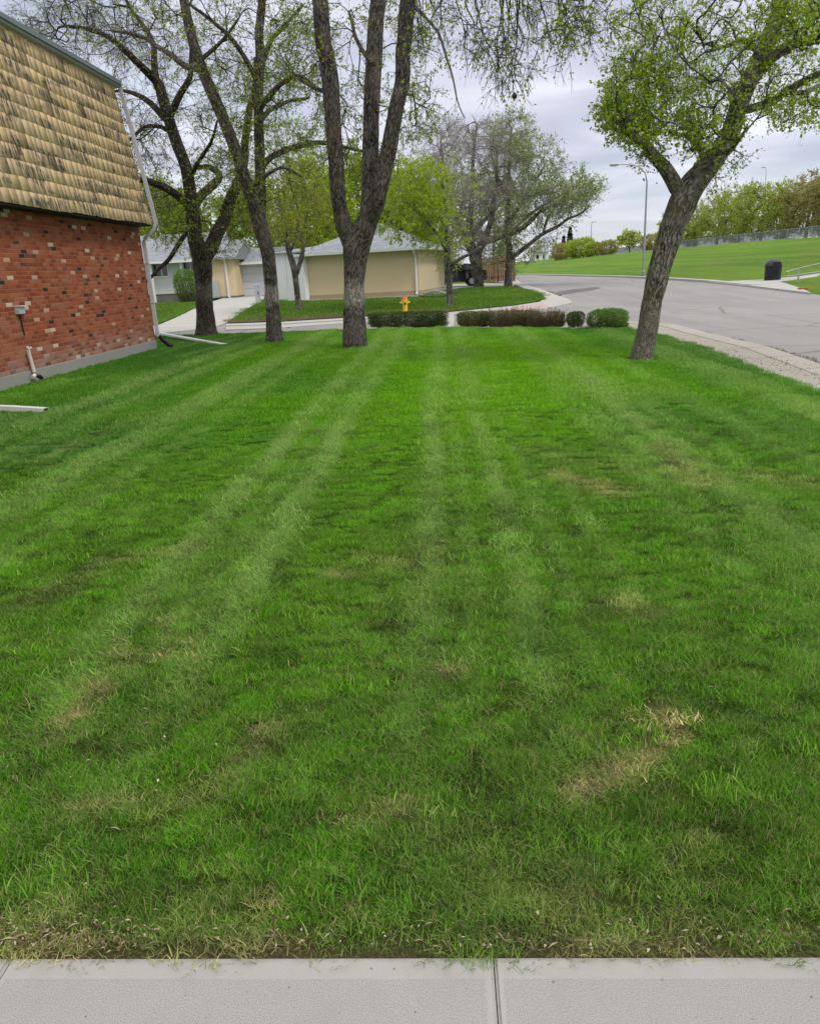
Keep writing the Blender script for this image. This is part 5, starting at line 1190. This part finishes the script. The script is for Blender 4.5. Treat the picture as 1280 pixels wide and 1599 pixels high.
def white_garage():
    a, b = G(434, 470), G(479, 469); z0 = min(a.z, b.z)-.05; a.z = b.z = 0; d = (b-a).normalized(); back = Vector((-d.y, d.x, 0)); rz = Matrix.Rotation(math.atan2(d.y, d.x), 3, 'Z'); L = (b-a).length
    def P(u, v, z): return a+d*u+back*v+Vector((0, 0, z))
    t = thing('shed', P(L/2, 0, z0), 'tall white board panelled lean-to joined to the left side of the beige garage', 'shed')
    MB().box(P(L/2-.02, 2.0, (z0+2.95)/2), (L-.04, 4.0, 2.95-z0), rz).build('wall', M_white, t)
    for u in (.0, L*.36, L*.70): MB().box(P(u+.05, -.015, (z0+2.95)/2), (.07, .03, 2.9-z0), rz).build('batten', M_whitemetal, t)
    m = MB(); m.prism([P(-.15, -.25, 2.95), P(-.15, 4.2, 2.95), P(-.15, 4.2, 3.45), P(-.15, -.25, 3.02)], d*(L+.1)); m.build('roof', M_roof, t)
white_garage()
def white_house():
    """long single storey house at the left: siding wing, cream wing, set-back garage door"""
    Yh = 58.0; zb = float(gz(Yh))-.1
    def pt(x, y, Y): return at(x, y, Y)
    def X(px): return at(px, 440, Yh).x
    t = thing('house', Vector((X(290), Yh, zb)), 'long white sided house with grey roof behind the brick building corner', 'house')
    x0, x1, x2, x3 = X(150), X(333), X(373), X(437)
    def wall(name, xa, xb, Y, z0, z1, mat, dep=7): return MB().box(((xa+xb)/2, Y+dep/2, (z0+z1)/2), (xb-xa, dep, z1-z0)).build(name, mat, t)
    zt = at(290, 410, Yh).z; zs = at(290, 458, Yh).z
    wall('siding_wall', x0, x1, Yh, zs, zt, M_siding)
    wall('plinth', x0+.02, x1-.02, Yh+.06, zb-.2, zs, M_stone)
    # cream wing stands 1 m forward
    yc = Yh-1.0; wall('cream_wall', x1-.1, x2, yc, zs-.35, at(350, 405, yc).z, M_cream); wall('stone_plinth', x1-.08, x2+.05, yc-.05, zb-.2, zs-.35, M_stone)
    # garage wing, set back
    yg = Yh+1.5; gw = wall('garage_wall', x2, x3+1.5, yg, zb-.1, at(400, 411, yg).z, M_white)
    gd = MB(); ga, gb = at(376, 418, yg), at(411, 463, yg); gx0, gx1, gz0, gz1 = ga.x, gb.x+.2, zb+.1, ga.z
    for k in range(4): gd.box(((gx0+gx1)/2, yg-.03, gz0+(gz1-gz0)*(k+.5)/4), (gx1-gx0, .05, (gz1-gz0)/4-.02), None, .008)
    gdo = gd.build('garage_door', simple('white_door_paint', (.60, .62, .68), .5, .04), t)
    # roof: low gable over everything
    def roof(xa, xb, y0, ze, zr, y1):
        m = MB(); m.prism([Vector((xa, y0, ze)), Vector((xa, (y0+y1)/2, zr)), Vector((xa, y1, ze)), Vector((xa, y1, ze-.14)), Vector((xa, y0, ze-.14))], Vector((xb-xa, 0, 0))); return m.build('roof', M_roof, t)
    roof(x0-.4, x1+.6, Yh-.8, zt+.12, at(280, 366, Yh+4).z, Yh+8.5)
    roof(x2-.6, x3+1.9, yg-.6, at(400, 412, yg).z+.1, at(400, 388, yg+4).z, yg+8)
    roof(x1-.4, x2+.3, yc-.5, at(350, 405, yc).z+.1, at(350, 376, yc+4).z, yc+8)
    MB().box(((x0+x1)/2, Yh-.86, zt+.06), (x1-x0+.9, .12, .16)).build('gutter', M_whitemetal, t)
    MB().box(((x2+x3)/2+.6, yg-.66, at(400, 412, yg).z+.03), (x3-x2+2.4, .12, .16)).build('gutter', M_whitemetal, t)
    for pxa, pxb, ya, yb in ((236, 263, 406, 431), (286, 306, 405, 428)):
        pa, pb = at(pxa, ya, Yh), at(pxb, yb, Yh); cx, cz, w, h = (pa.x+pb.x)/2, (pa.z+pb.z)/2, pb.x-pa.x, pa.z-pb.z
        wi = MB().box((cx, Yh-.02, cz), (w+.16, .08, h+.16)).build('window', M_white, t)
        MB().box((cx, Yh-.05, cz), (w, .06, h)).build('pane', M_glass, wi)
        MB().box((cx+w*.12, Yh-.085, cz), (.06, .03, h)).build('mullion', M_white, wi)
    for px_ in (233, 281): 
        q = at(px_, 430, Yh-1.2); MB().box((q.x, Yh-.55, (zt+zb)/2), (.14, .14, zt-zb)).build('porch_post', M_white, t)
    q = at(354, 430, yc-.1); MB().path([(q.x, yc-.4, at(350, 405, yc).z), (q.x, yc-.07, at(350, 412, yc).z), (q.x, yc-.07, zb+.2), (q.x+.1, yc-.3, zb+.08)], 1, square=(.14, .1)).build('downspout', M_whitemetal, t)
    MB().box((at(338, 460, yc).x, yc-.25, zb+.75), (.5, .35, 1.2), None, .03).build('utility_cabinet', M_plastic_g, t)
white_house()
c = G(289, 473); shrub('shrub', 'dense round green bush in front of the white house window', 'shrub', c+Vector((0, 1.0, 0)), (1.75, 1.6, 2.15), 12, M_leafBush, M_twig_brown, nst=120, nlf=5200, leaf=.085, power=2.4, jag=.12)
# grey pedestal by the driveway
def pedestal():
    g = G(404, 474); t = thing('utility_pedestal', g, 'narrow grey blue utility pedestal standing at the driveway edge', 'utility box')
    MB().box(g+Vector((0, 0, .47)), (.26, .2, .98), None, .02).build('cabinet', M_plastic_g, t)
    MB().box(g+Vector((0, 0, .98)), (.3, .24, .1), None, .02).build('cap', simple('pale_blue_cap', (.42, .50, .62), .5), t)
    MB().box(g+Vector((.05, -.105, .55)), (.05, .02, .16), None, .004).build('lock_plate', M_dark, t)
pedestal()
def hydrant():
    g = G(633, 490.5); t = thing('fire_hydrant', g, 'yellow fire hydrant with an orange cap beside the lane', 'fire hydrant')
    s = .70/.72
    MB().lathe([(.15, 0), (.15, .03), (.10, .035), (.095, .06), (.09, .38), (.12, .39), (.12, .42), (.10, .425), (.10, .50), (.125, .505), (.125, .535), (.11, .55), (.095, .60), (.06, .64), (.03, .655)], g, 20).build('body', M_yellow, t, True)
    MB().lathe([(.035, .65), (.04, .70), (.022, .705), (.02, .73)], g, 6).build('operating_nut', M_redp, t)
    MB().lathe([(.118, .552), (.108, .60), (.07, .648), (.036, .662)], g, 20).build('bonnet', M_redp, t, True)
    for dx, dy, nm, rr in ((-1, 0, 'side_outlet', .045), (1, 0, 'side_outlet', .045), (0, -1, 'front_outlet', .068)):
        ax = Vector((dx, dy, 0)); o = MB().lathe([(rr*.8, .08), (rr*.8, .13), (rr, .135), (rr*1.05, .175), (rr*.5, .185), (rr*.4, .205)], g+Vector((0, 0, .44 if nm != 'front_outlet' else .40)), 14, ax).build(nm, M_yellow, t, True)
        if nm == 'front_outlet': MB().lathe([(.05, .206), (.045, .215)], g+Vector((0, 0, .40)), 12, ax).build('outlet_cap', M_dark, o)
hydrant()
# rocks and edging at the garage corner
rr = random.Random(5)
for i, (x, y, s) in enumerate([(663, 453, .55), (672, 451, .42), (681, 452, .40), (669, 457, .34), (680, 457, .38), (690, 456, .30)]):
    g = G(x, y+4); bm = bmesh.new(); bmesh.ops.create_icosphere(bm, subdivisions=3, radius=s)
    for v in bm.verts:
        q = v.co.normalized(); k = 1+.22*math.sin(q.x*3+i*2)+.15*math.sin(q.y*5+i)+.1*math.sin(q.z*7-i); v.co = Vector((q.x*s*k*1.1, q.y*s*k*.8, max(-.02, q.z*s*k*.62)))
    bmesh.ops.translate(bm, verts=bm.verts, vec=g); me = bpy.data.meshes.new('rock'); bm.to_mesh(me); bm.free()
    o = link_mesh('rock', me, M_rock); tag(o, ['big pale grey rock touching the right garage downspout', 'grey rock second from the garage corner', 'grey rock in the middle of the rock pile near the dark evergreen', 'flat front rock nearest the black edging', 'small front rock beside the flat one', 'smallest rock at the right end of the pile'][i], 'rock', 'rocks at the garage corner')
o = MB().path([G(655, 464)+Vector((0, 0, .05)), G(668, 466)+Vector((0, 0, .05)), G(690, 465)+Vector((0, 0, .05)), G(706, 462)+Vector((0, 0, .05)), G(718, 458)+Vector((0, 0, .05))], .045, 8).build('garden_edging', M_black, None, True)
tag(o, 'black curved garden edging strip around the rock bed', 'edging')
c = G(683, 448); shrub('evergreen_shrub', 'dark tall evergreen beside the right wall of the beige garage', 'evergreen', c+Vector((0, .8, 0)), (1.9, 1.8, 3.9), 15, M_needle, M_twig, nst=220, nlf=7600, leaf=.11, power=2.6, jag=.2)
# parked car
def car():
    Y = 55.0; pL, pR = at(686, 447, Y), at(744, 447, Y); cx = (pL.x+pR.x)/2-.35; L = 4.6; W = 1.85; zb = float(gz(Y)); t = thing('parked_car', Vector((cx, Y, zb)), 'black car parked behind the trunks on the far driveway', 'car')
    x0 = cx-L/2
    prof = [(0, .42), (.02, .75), (.10, .92), (.95, 1.02), (1.55, 1.46), (1.95, 1.52), (3.2, 1.50), (3.75, 1.42), (4.3, 1.05), (4.55, .98), (4.6, .6), (4.56, .36), (3.98, .30), (3.95, .45), (3.78, .62), (3.55, .68), (3.32, .62), (3.15, .45), (3.12, .30), (1.33, .30), (1.3, .45), (1.13, .62), (.9, .68), (.67, .62), (.5, .45), (.47, .30), (.1, .32)]
    m = MB(); m.prism([Vector((x0+x, Y-W/2, zb+z)) for x, z in prof], (0, W, 0)); bm = m.bm
    for v in bm.verts:
        h = v.co.z-zb
        if h > 1.03: v.co.y = Y+(v.co.y-Y)*(1-.28*(h-1.03)/.5)
    bmesh.ops.recalc_face_normals(bm, faces=bm.faces[:])
    bo = m.build('body', M_carp, t)
    for sgn in (-1, 1):
        def sp(x, z, o=.012): h = z-1.03; return Vector((x0+x, Y+sgn*(W/2*(1-.28*max(h, 0)/.5)+o), zb+z))
        for nm, q in (('side_window', [(1.12, 1.06), (1.62, 1.42), (2.3, 1.45), (2.3, 1.05)]), ('side_window', [(2.38, 1.05), (2.38, 1.45), (3.2, 1.43), (3.45, 1.38), (3.85, 1.08)])):
            MB().prism([sp(*p) for p in q], (0, sgn*-.01, 0)).build(nm, M_glass, t)
        for wx in (.9, 3.55):
            w = MB().cyl((x0+wx, Y+sgn*(W/2-.11)-.1, zb+.34), (x0+wx, Y+sgn*(W/2-.11)+.1, zb+.34), .335, n=28).build('wheel', M_tyre, t)
            MB().cyl((x0+wx, Y+sgn*(W/2-.0)-.012, zb+.34), (x0+wx, Y+sgn*(W/2+.0)+.006, zb+.34), .20, n=20).build('rim', M_steel, w)
        MB().box((x0+.10, Y+sgn*.66, zb+.80), (.16, .34, .13), None, .03).build('headlight', simple('headlight_lens', (.7, .72, .75), .15), t)
        MB().box((x0+4.55, Y+sgn*.68, zb+.88), (.12, .30, .16), None, .03).build('tail_light', simple('tail_light_lens', (.25, .01, .01), .2), t)
    MB().prism([Vector((x0+1.0, Y-.72, zb+1.045)), Vector((x0+1.53, Y-.62, zb+1.455)), Vector((x0+1.53, Y+.62, zb+1.455)), Vector((x0+1.0, Y+.72, zb+1.045))], (-.012, 0, .012)).build('windscreen', M_glass, t)
car()
def wood_fence():
    Y = 62.0; a, b = at(752, 447, Y), at(803, 447, Y); zb = float(gz(Y)); t = thing('wooden_fence', Vector(((a.x+b.x)/2, Y, zb)), 'brown wooden plank fence behind the tree trunks at the corner', 'fence')
    n = 16; w = (b.x-a.x)/n; m = MB(); r = random.Random(2)
    for k in range(n): m.box((a.x+w*(k+.5), Y, zb+.95), (w-.03, .03, 1.8+r.uniform(-.03, .03)))
    m.build('planks', M_wood, t)
    for z in (.45, 1.5): MB().box(((a.x+b.x)/2, Y-.05, zb+z), (b.x-a.x, .05, .1)).build('rail', M_wood, t)
    for x in (a.x, (a.x+b.x)/2, b.x): MB().box((x, Y+.08, zb+.98), (.12, .12, 1.96)).build('post', M_wood, t)
wood_fence()
# ============================================================ STREET FURNITURE
def lamp_post(bx, by, Y, top, arm, label, r0=.085, thin=1.0, head=.6):
    b = at(bx, by, Y) if Y > 70 else G(bx, by); b.z = float(gh(b.x, b.y)); Y = b.y; tp = at(top[0], top[1], Y); t = thing('street_lamp', b, label, 'street lamp')
    h = tp.z-b.z; ex = at(arm[0], arm[1], Y)
    MB().lathe([(r0*1.5, 0), (r0*1.5, .35), (r0, .4), (r0*.62*thin, h)], b, 14).build('pole', M_pole, t, True)
    dx = ex.x-b.x; top_p = b+Vector((0, 0, h))
    MB().path([top_p-Vector((0, 0, .05)), top_p+Vector((dx*.06, 0, (ex.z-tp.z)*.45)), top_p+Vector((dx*.28, 0, (ex.z-tp.z)*.85)), top_p+Vector((dx*.62, 0, (ex.z-tp.z)*1.0)), Vector((ex.x-dx*.08, Y, ex.z))], [r0*.6, r0*.5, r0*.42, r0*.38, r0*.36], 8).build('arm', M_pole, t, True)
    s = 1 if dx > 0 else -1; hm = MB(); hm.box((ex.x+s*head*.1, Y, ex.z), (head, .26, .11), None, .04); hd = hm.build('lamp_head', M_pole, t)
    MB().box((ex.x+s*head*.15, Y, ex.z-.07), (head*.6, .2, .05), None, .02).build('lens', simple('lamp_lens', (.6, .6, .58), .3), hd)
lamp_post(1003.5, 432, 56, (1007, 283), (960, 258), 'tall grey street lamp on the verge behind the leaning tree')
lamp_post(1186, 384, 175, (1187.5, 276), (1192, 262), 'distant street lamp rising above the tree row on the hill', r0=.10, head=.9)
lamp_post(850, 413, 170, (850, 378), (853, 372), 'far street lamp pole at the end of the street', r0=.16, head=.9)
lamp_post(922, 403, 190, (922, 352), (926, 347), 'thin far street lamp above the bushes on the hill crest', r0=.12, head=1.2)
lamp_post(868, 408, 240, (868, 370), (872, 365), 'faintest and farthest lamp standing between two others', r0=.12, head=1.2)
def waste_bin():
    g = G(1205, 438.5); t = thing('waste_bin', g, 'black domed waste bin at the foot of the grassy hill', 'waste bin')
    MB().lathe([(.36, 0), (.38, .03), (.38, .62), (.40, .63), (.40, .68)], g+Vector((0, 0, .02)), 26).build('body', M_black, t, True)
    MB().lathe([(.40, .68), (.385, .78), (.33, .88), (.24, .955), (.12, 1.0), (.03, 1.01)], g, 26).build('domed_lid', simple('dark_lid', (.03, .032, .05), .35), t, True)
    MB().box(g+Vector((0, -.34, .80)), (.36, .12, .15), None, .03).build('opening_flap', M_dark, t)
    MB().cyl(g+Vector((0, 0, -.02)), g+Vector((0, 0, .03)), .5, n=20).build('concrete_pad', M_curb, t)
waste_bin()
def railing():
    Y = 36.6; pts = [(1231, 424, 432), (1258, 417, 428), (1290, 410, 424), (1330, 401, 419)]
    a = at(1231, 428, Y); t = thing('barrier_railing', Vector((a.x, Y, float(gh(a.x, Y)))), 'galvanised two rail barrier with looped end at the right edge of the hill', 'railing')
    up = [at(x, y1, Y-(x-1231)*.02) for x, y1, y2 in pts]; lo = [at(x, y2, Y-(x-1231)*.02) for x, y1, y2 in pts]
    MB().path(up, .035, 8).build('rail', M_steel, t, True); MB().path(lo, .035, 8).build('rail', M_steel, t, True)
    m = (up[0]+lo[0])/2; MB().path([up[0], m+Vector((-.12, 0, .1)), m+Vector((-.12, 0, -.1)), lo[0]], .035, 8).build('end_loop', M_steel, t, True)
    for x, k in ((1246, .35), (1285, .8), (1320, .9)):
        q = at(x, 428, Y-(x-1231)*.02); top = np.interp(x, [p[0] for p in pts], [p.z for p in up]); g_ = float(gh(q.x, q.y)); MB().cyl((q.x, q.y, g_-.1), (q.x, q.y, top), .04, n=10).build('post', M_steel, t)
railing()
g = G(1252, 453); o = MB().box(g+Vector((0, 0, .05)), (.35, .2, .06), Matrix.Rotation(.3, 3, 'Z'), .015).build('litter', simple('rusty_orange_scrap', (.35, .09, .03), .8), None); tag(o, 'small rusty orange scrap lying at the kerb under the railing', 'litter')
def chain_fence():
    t = thing('chain_link_fence', Vector((55, 60, float(gh(55, 60)))), 'long grey chain link fence along the crest of the grassy hill', 'fence')
    X = 55.0; y0, y1, H = 40.0, 330.0, 1.3; zt = float(gh(X, 70)); m = MB(); 
    for z in (H, .06): MB().path([(X, y0, zt+z), (X, y1, zt+z)], .03, 6).build('rail', M_steel, t)
    y = y0; posts = MB(); n = 0
    while y < y1:
        MB().cyl((X, y, zt-.1), (X, y, zt+H+.06), .045, n=8).build('post', M_steel, t) if n < 90 else None
        y += 3.3; n += 1
    A = []; B = []
    s = .16
    ys = np.arange(y0-H, y1, s)
    A = np.concatenate([np.stack([np.full(len(ys), X), ys, np.full(len(ys), zt+.05)], -1), np.stack([np.full(len(ys), X+.012), ys+H, np.full(len(ys), zt+.05)], -1)])
    B = np.concatenate([np.stack([np.full(len(ys), X), ys+H, np.full(len(ys), zt+H)], -1), np.stack([np.full(len(ys), X+.012), ys, np.full(len(ys), zt+H)], -1)])
    r = np.full(len(A), .017); V, Fq, Bv = segs_np(A, B, r, r, 3); link_mesh('wire_mesh', np_mesh('wire_mesh', V, Fq), simple('dull_wire', (.22, .24, .26), .6, .2, 2, metal=.2), t)
chain_fence()
# ============================================================ BACKGROUND TREES
def far_tree(name, label, x, ybase, Y, ytop, w, seed, leafm, twigm, leaf=.3, dens=1.0, trunk=.16, nlf=5.0, group='trees beyond the hill fence', nt=90, low=.28):
    """tree seen far off: forked trunk, spreading limbs, broken crown"""
    rng = np.random.default_rng(seed); b = at(x, ybase, Y); zg = float(gh(b.x, b.y)); tp = at(x, ytop, Y); h = tp.z-zg; wr = w*pxm(x, ytop, Y)/2; c0 = Vector((b.x, Y, zg))
    parts = []; tips = []
    lean = rng.normal(0, .04)
    st, sr = spline([c0+Vector((0, 0, -.3)), c0+Vector((lean*h*.3, 0, h*.18)), c0+Vector((lean*h*.6, 0, h*.45)), c0+Vector((lean*h, 0, h*.85))], [trunk, trunk*.8, trunk*.5, trunk*.12], h*.06)
    parts.append(tube_np(st, sr, 10, .08, seed, .3)); N = st[int(len(st)*.28):]; nodes = [np.array(p) for p in N]; dirs = [np.array((0, 0, 1.))]*len(nodes)
    A = []; B = []; ra = []
    T = []
    while len(T) < nt:
        p = rng.uniform(-1, 1, 3)
        if (p**2).sum() > 1 or (p**2).sum() < .12: continue
        q = np.array((b.x+p[0]*wr, Y+p[1]*wr*.9, zg+h*(low+(1-low)*(p[2]+1)/2)))
        if vnoise(np.array([p[0]*3+seed]), np.array([p[2]*3+p[1]*2]), 1.0, seed)[0] < .28: continue
        T.append(q)
    T = sorted(T, key=lambda q: np.linalg.norm(q-np.array((b.x, Y, zg+h*.45))))
    nn = np.array(nodes); dd = np.array(dirs); par = [-1]*len(nn); ns = len(nn); nn = list(nn); dd = list(dd); tip = []
    for q in T:
        arr = np.array(nn); v = q-arr; dist = np.linalg.norm(v, axis=1); cs = (v*np.array(dd)).sum(1)/(dist+1e-6); j = int(np.argmin(dist*(1+.5*(1-cs)))); k = max(2, int(dist[j]/(h*.07))); p0 = nn[j]; c1 = p0+dd[j]*dist[j]*.35; prev = j; pp = p0
        for i in range(1, k+1):
            s = i/k; p = (1-s)**2*p0+2*s*(1-s)*c1+s*s*q+rng.normal(0, h*.004, 3); nn.append(p); d = p-pp; dd.append(d/(np.linalg.norm(d)+1e-9)); par.append(prev); prev = len(nn)-1; pp = p
        tip.append(prev)
    w_ = np.zeros(len(nn)); w_[tip] = 1
    for i in range(len(nn)-1, ns-1, -1): w_[par[i]] += w_[i]
    nn = np.array(nn); dd = np.array(dd); par = np.array(par); ch = np.arange(ns, len(nn)); tr = trunk*.10; r = tr*np.maximum(w_, 1)**.5; ra = np.minimum(r[ch]*1.15, trunk*.6)
    sg = [segs_np(nn[par[ch]], nn[ch], ra, np.minimum(r[ch], ra), 4)]
    src = np.repeat(tip, 7); L = h*.10*rng.uniform(.5, 1.2, len(src)); d = dd[src]*.5+rng.normal(0, .6, (len(src), 3)); d /= np.linalg.norm(d, axis=1)[:, None]; E = nn[src]+d*L[:, None]
    sg.append(segs_np(nn[src], E, np.full(len(src), tr*.55), np.full(len(src), tr*.3), 3))
    n_ = rng.poisson(nlf*dens, len(src)); idx = np.repeat(np.arange(len(src)), n_); s = rng.uniform(.1, 1.1, (len(idx), 1)); LP = nn[src][idx]*(1-s)+E[idx]*s+rng.normal(0, leaf*.5, (len(idx), 3))
    t = thing(name, c0, label, 'tree', group)
    V, Fq, Bv = cat(parts); link_mesh('trunk', np_mesh('trunk', V, Fq, True, {'buv': ('FLOAT_VECTOR', Bv.astype(np.float32))}), M_bark_far, t)
    V, Fq, Bv = cat(sg); link_mesh('branches', np_mesh('branches', V, Fq), twigm, t)
    if len(LP):
        V, Fq, rn = leaves_np(LP, d[idx], leaf, rng, aspect=.7); link_mesh('foliage', np_mesh('foliage', V, Fq, False, {'rnd': ('FLOAT', rn)}), leafm, t)
    return t
HT = [(1052, 390, 172, 330, 60, M_leafF, 'small pale tree at the left end of the hill tree row'),
      (1085, 387, 160, 322, 60, M_leafF, 'pale green tree behind the fork of the leaning tree'),
      (1118, 385, 150, 300, 80, M_leafF, 'rounded olive green tree on the hill just right of the leaning trunk'),
      (1150, 383, 142, 288, 78, M_leafF, 'olive green tree with low arching limbs on the hill'),
      (1186, 381, 133, 276, 84, M_leafF, 'tallest olive tree on the hill, a lamp rising through it'),
      (1222, 378, 125, 282, 80, M_leafF, 'green tree with dark trunk and sky gap beneath its crown'),
      (1256, 375, 118, 272, 80, M_leafO, 'russet brown tree second from the right edge of the hill'),
      (1292, 372, 112, 266, 84, M_leafO, 'tall russet tree cut off by the right edge'),
      (1345, 368, 106, 262, 90, M_leafF, 'big olive tree outside the right edge of the view')]
for i, (x, yb, Y, yt, w, lm, lb) in enumerate(HT):
    far_tree('hill_tree', lb, x, yb, Y, yt, w, 100+i, lm, M_twig_brown, leaf=.26, nlf=8, trunk=.30, nt=170, low=.02)
# low growth on the hill crest and at the end of the street
def far_bush(name, label, x, yb, Y, wpx, hpx, seed, leafm, n=2200, leaf=.3, power=2.4, group='bushes along the hill crest'):
    b = at(x, yb, Y); s = pxm(x, yb, Y); return shrub(name, label, 'bush', b, (wpx*s, wpx*s*.8, hpx*s), seed, leafm, M_twig_brown, nst=60, nlf=n, leaf=leaf, power=power, jag=.2, group=group)
far_bush('distant_bush', 'yellow green bush on the hill crest, widest of the distant bushes', 905, 408, 190, 50, 30, 31, M_leafF, 3600, .45)
far_bush('distant_bush', 'bright green bush leaning on the right side of the widest bush', 925, 405, 180, 30, 22, 32, M_leafF, 1800, .42)
far_bush('distant_bush', 'brownish scrub left of the widest distant bush', 876, 410, 200, 34, 26, 33, M_leafO, 1600, .45)
far_bush('distant_bush', 'grey brown scrub between the wide bush and the dark conifers', 948, 401, 175, 34, 22, 34, M_leafO, 1500, .4)
far_bush('distant_bush', 'low brown scrub below the street lamp', 1020, 393, 160, 46, 26, 35, M_leafO, 2200, .36)
far_tree('distant_tree', 'dark green small tree left of the street lamp on the crest', 982, 398, 165, 362, 40, 131, M_leafF, M_twig, leaf=.4, nlf=4, trunk=.2, nt=60, group=None)
far_tree('distant_tree', 'thin leafless tree far down the street behind the parked lamp poles', 833, 414, 230, 372, 36, 132, M_leafO, M_twig_grey, leaf=.4, nlf=1.2, trunk=.2, nt=60, group=None)
def conifer(x, yb, Y, h, label, seed):
    b = at(x, yb, Y); z = float(gh(b.x, b.y)); rng = np.random.default_rng(seed); t = thing('conifer', Vector((b.x, Y, z)), label, 'conifer'); H = h*pxm(x, yb, Y)
    MB().cyl((b.x, Y, z-.1), (b.x, Y, z+H*.95), .2, .03, 8).build('trunk', M_bark_far if False else M_twig, t)
    n = 1500; q = rng.uniform(.05, 1, n); r = (1-q)*H*.22*np.sqrt(rng.uniform(.1, 1, n)); a = rng.uniform(0, 6.28, n); P = np.stack([b.x+r*np.cos(a), Y+r*np.sin(a), z+q*H-r*.3], -1); D = np.stack([np.cos(a), np.sin(a), -.3+0*a], -1)
    V, Fq, rn = leaves_np(P, D, .5, rng); link_mesh('foliage', np_mesh('foliage', V, Fq, False, {'rnd': ('FLOAT', rn)}), M_needle, t)
conifer(889, 410, 230, 45, 'tall dark conifer poking above the distant bushes', 1); conifer(879, 411, 235, 32, 'shorter dark conifer beside the taller one', 2)
def far_house():
    Y = 260.; a, b = at(833, 413, Y), at(856, 411, Y); z = float(gh(a.x, Y))-.5; t = thing('distant_house', Vector(((a.x+b.x)/2, Y, z)), 'tiny white house with grey roof far down the street', 'house'); s = pxm(840, 410, Y)
    cx = (a.x+b.x)/2; w = b.x-a.x; MB().box((cx, Y+3, z+1.6), (w, 6, 3.2)).build('wall', M_white, t)
    m = MB(); m.prism([Vector((cx-w*.55, Y-.6, z+3.2)), Vector((cx-w*.55, Y+3, z+5.2)), Vector((cx-w*.55, Y+6.6, z+3.2))], (w*1.1, 0, 0)); m.build('roof', M_roof, t)
    for k in (-.25, .2): MB().box((cx+w*k, Y-.03, z+1.7), (w*.18, .1, 1.2)).build('window', M_glass, t)
far_house()
# growth behind the houses, seen between the trunks
BT = [(245, 440, 68, 262, 130, M_leafA, 'leafy green tree behind the white house roof, nearest the brick corner', .22, 4.5),
      (330, 430, 75, 300, 110, M_leafA, 'mid green tree behind the cream wing of the white house', .22, 3.5),
      (412, 435, 72, 268, 110, M_leafA, 'green tree behind the set-back garage door', .22, 4.0),
      (505, 430, 60, 250, 120, M_leafY, 'yellow green tree close behind the beige garage roof', .20, 5.0),
      (560, 430, 66, 235, 120, M_leafA, 'green tree behind the middle of the beige garage', .2, 4.5),
      (630, 430, 62, 270, 110, M_leafA, 'loose green tree behind the right end of the garage roof', .2, 4.5),
      (690, 430, 70, 240, 110, M_leafP, 'pale grey green tree behind the dark evergreen', .2, 2.4),
      (770, 425, 80, 262, 110, M_leafP, 'pale thin tree behind the brown wooden fence', .22, 2.0),
      (470, 432, 95, 180, 160, M_leafP, 'hazy pale tall tree far behind the garage', .26, 1.8),
      (180, 440, 90, 180, 150, M_leafA, 'tall thin tree far behind the brick building', .26, 1.6)]
for i, (x, yb, Y, yt, w, lm, lb, lf, nl) in enumerate(BT):
    far_tree('background_tree', lb, x, yb, Y, yt, w, 200+i, lm, M_twig_brown if lm is not M_leafP else M_twig_grey, leaf=lf*1.15, nlf=nl*2.6, trunk=.2, nt=150, low=.14, group='trees behind the houses')

# ============================================================ WEAR ON THE STREET
sheet('road_patch', [(862, 457.5), (872, 454), (890, 451.5), (912, 449), (930, 447.2), (938, 448.6), (925, 452), (905, 455), (885, 458), (872, 459.2)], simple('tar_patch', (.13, .125, .13), .85, .3, 3, bump=.3), -.049, .03)
def grit():
    rng = np.random.default_rng(9); L = [G(*p) for p in [(1290, 566), (1236, 548), (1180, 535), (1120, 521), (1083, 514), (1060, 509)]]
    P = []
    for a, b in zip(L, L[1:]):
        n = int((b-a).length*230); t = rng.uniform(0, 1, n); d = (b-a).normalized(); nn = Vector((-d.y, d.x, 0)); o = rng.normal(0, .05, n)+.06*np.sin(t*9)
        P.append(np.stack([a.x+(b.x-a.x)*t+nn.x*o, a.y+(b.y-a.y)*t+nn.y*o, np.full(n, -.045)], -1))
    P.append(np.stack([rng.uniform(4.9, 6.2, 1500), rng.uniform(6, 14, 1500), np.full(1500, -.005)], -1)); P = np.concatenate(P); k = vnoise(P[:, 0], P[:, 1], 1.3, 4) > .34; P = P[k]
    V, Fq, rn = leaves_np(P, rng.normal(0, 1, P.shape)*np.array((1, 1, .1)), .022, rng)
    tag(link_mesh('kerb_grit', np_mesh('kerb_grit', V, Fq, False, {'rnd': ('FLOAT', rn)}), leaf_mat('grit_debris', [(.2, (.06, .05, .04)), (.5, (.14, .11, .08)), (.8, (.28, .23, .17))], trans=.05, rough=.9)), 'dark leaf and grit debris gathered along the street kerb', 'debris', kind='stuff')
grit()

def pod():
    Y = 13.0; a, b = at(800, 96, Y), at(803, 150, Y); t = thing('seed_cluster', b, 'dark dried seed cluster dangling on a thin twig below the overhead branches', 'seed cluster')
    MB().path([a, (a+b)/2+Vector((-.02, 0, 0)), b], .004, 5).build('twig', M_twig, t)
    MB().lathe([(.005, .05), (.028, .03), (.042, 0), (.034, -.03), (.008, -.055)], b, 9).build('pod', M_twig, t); MB().lathe([(.004, .03), (.02, .01), (.018, -.015), (.004, -.03)], b+Vector((-.02, 0, .20)), 8).build('pod', M_twig, t)
pod()
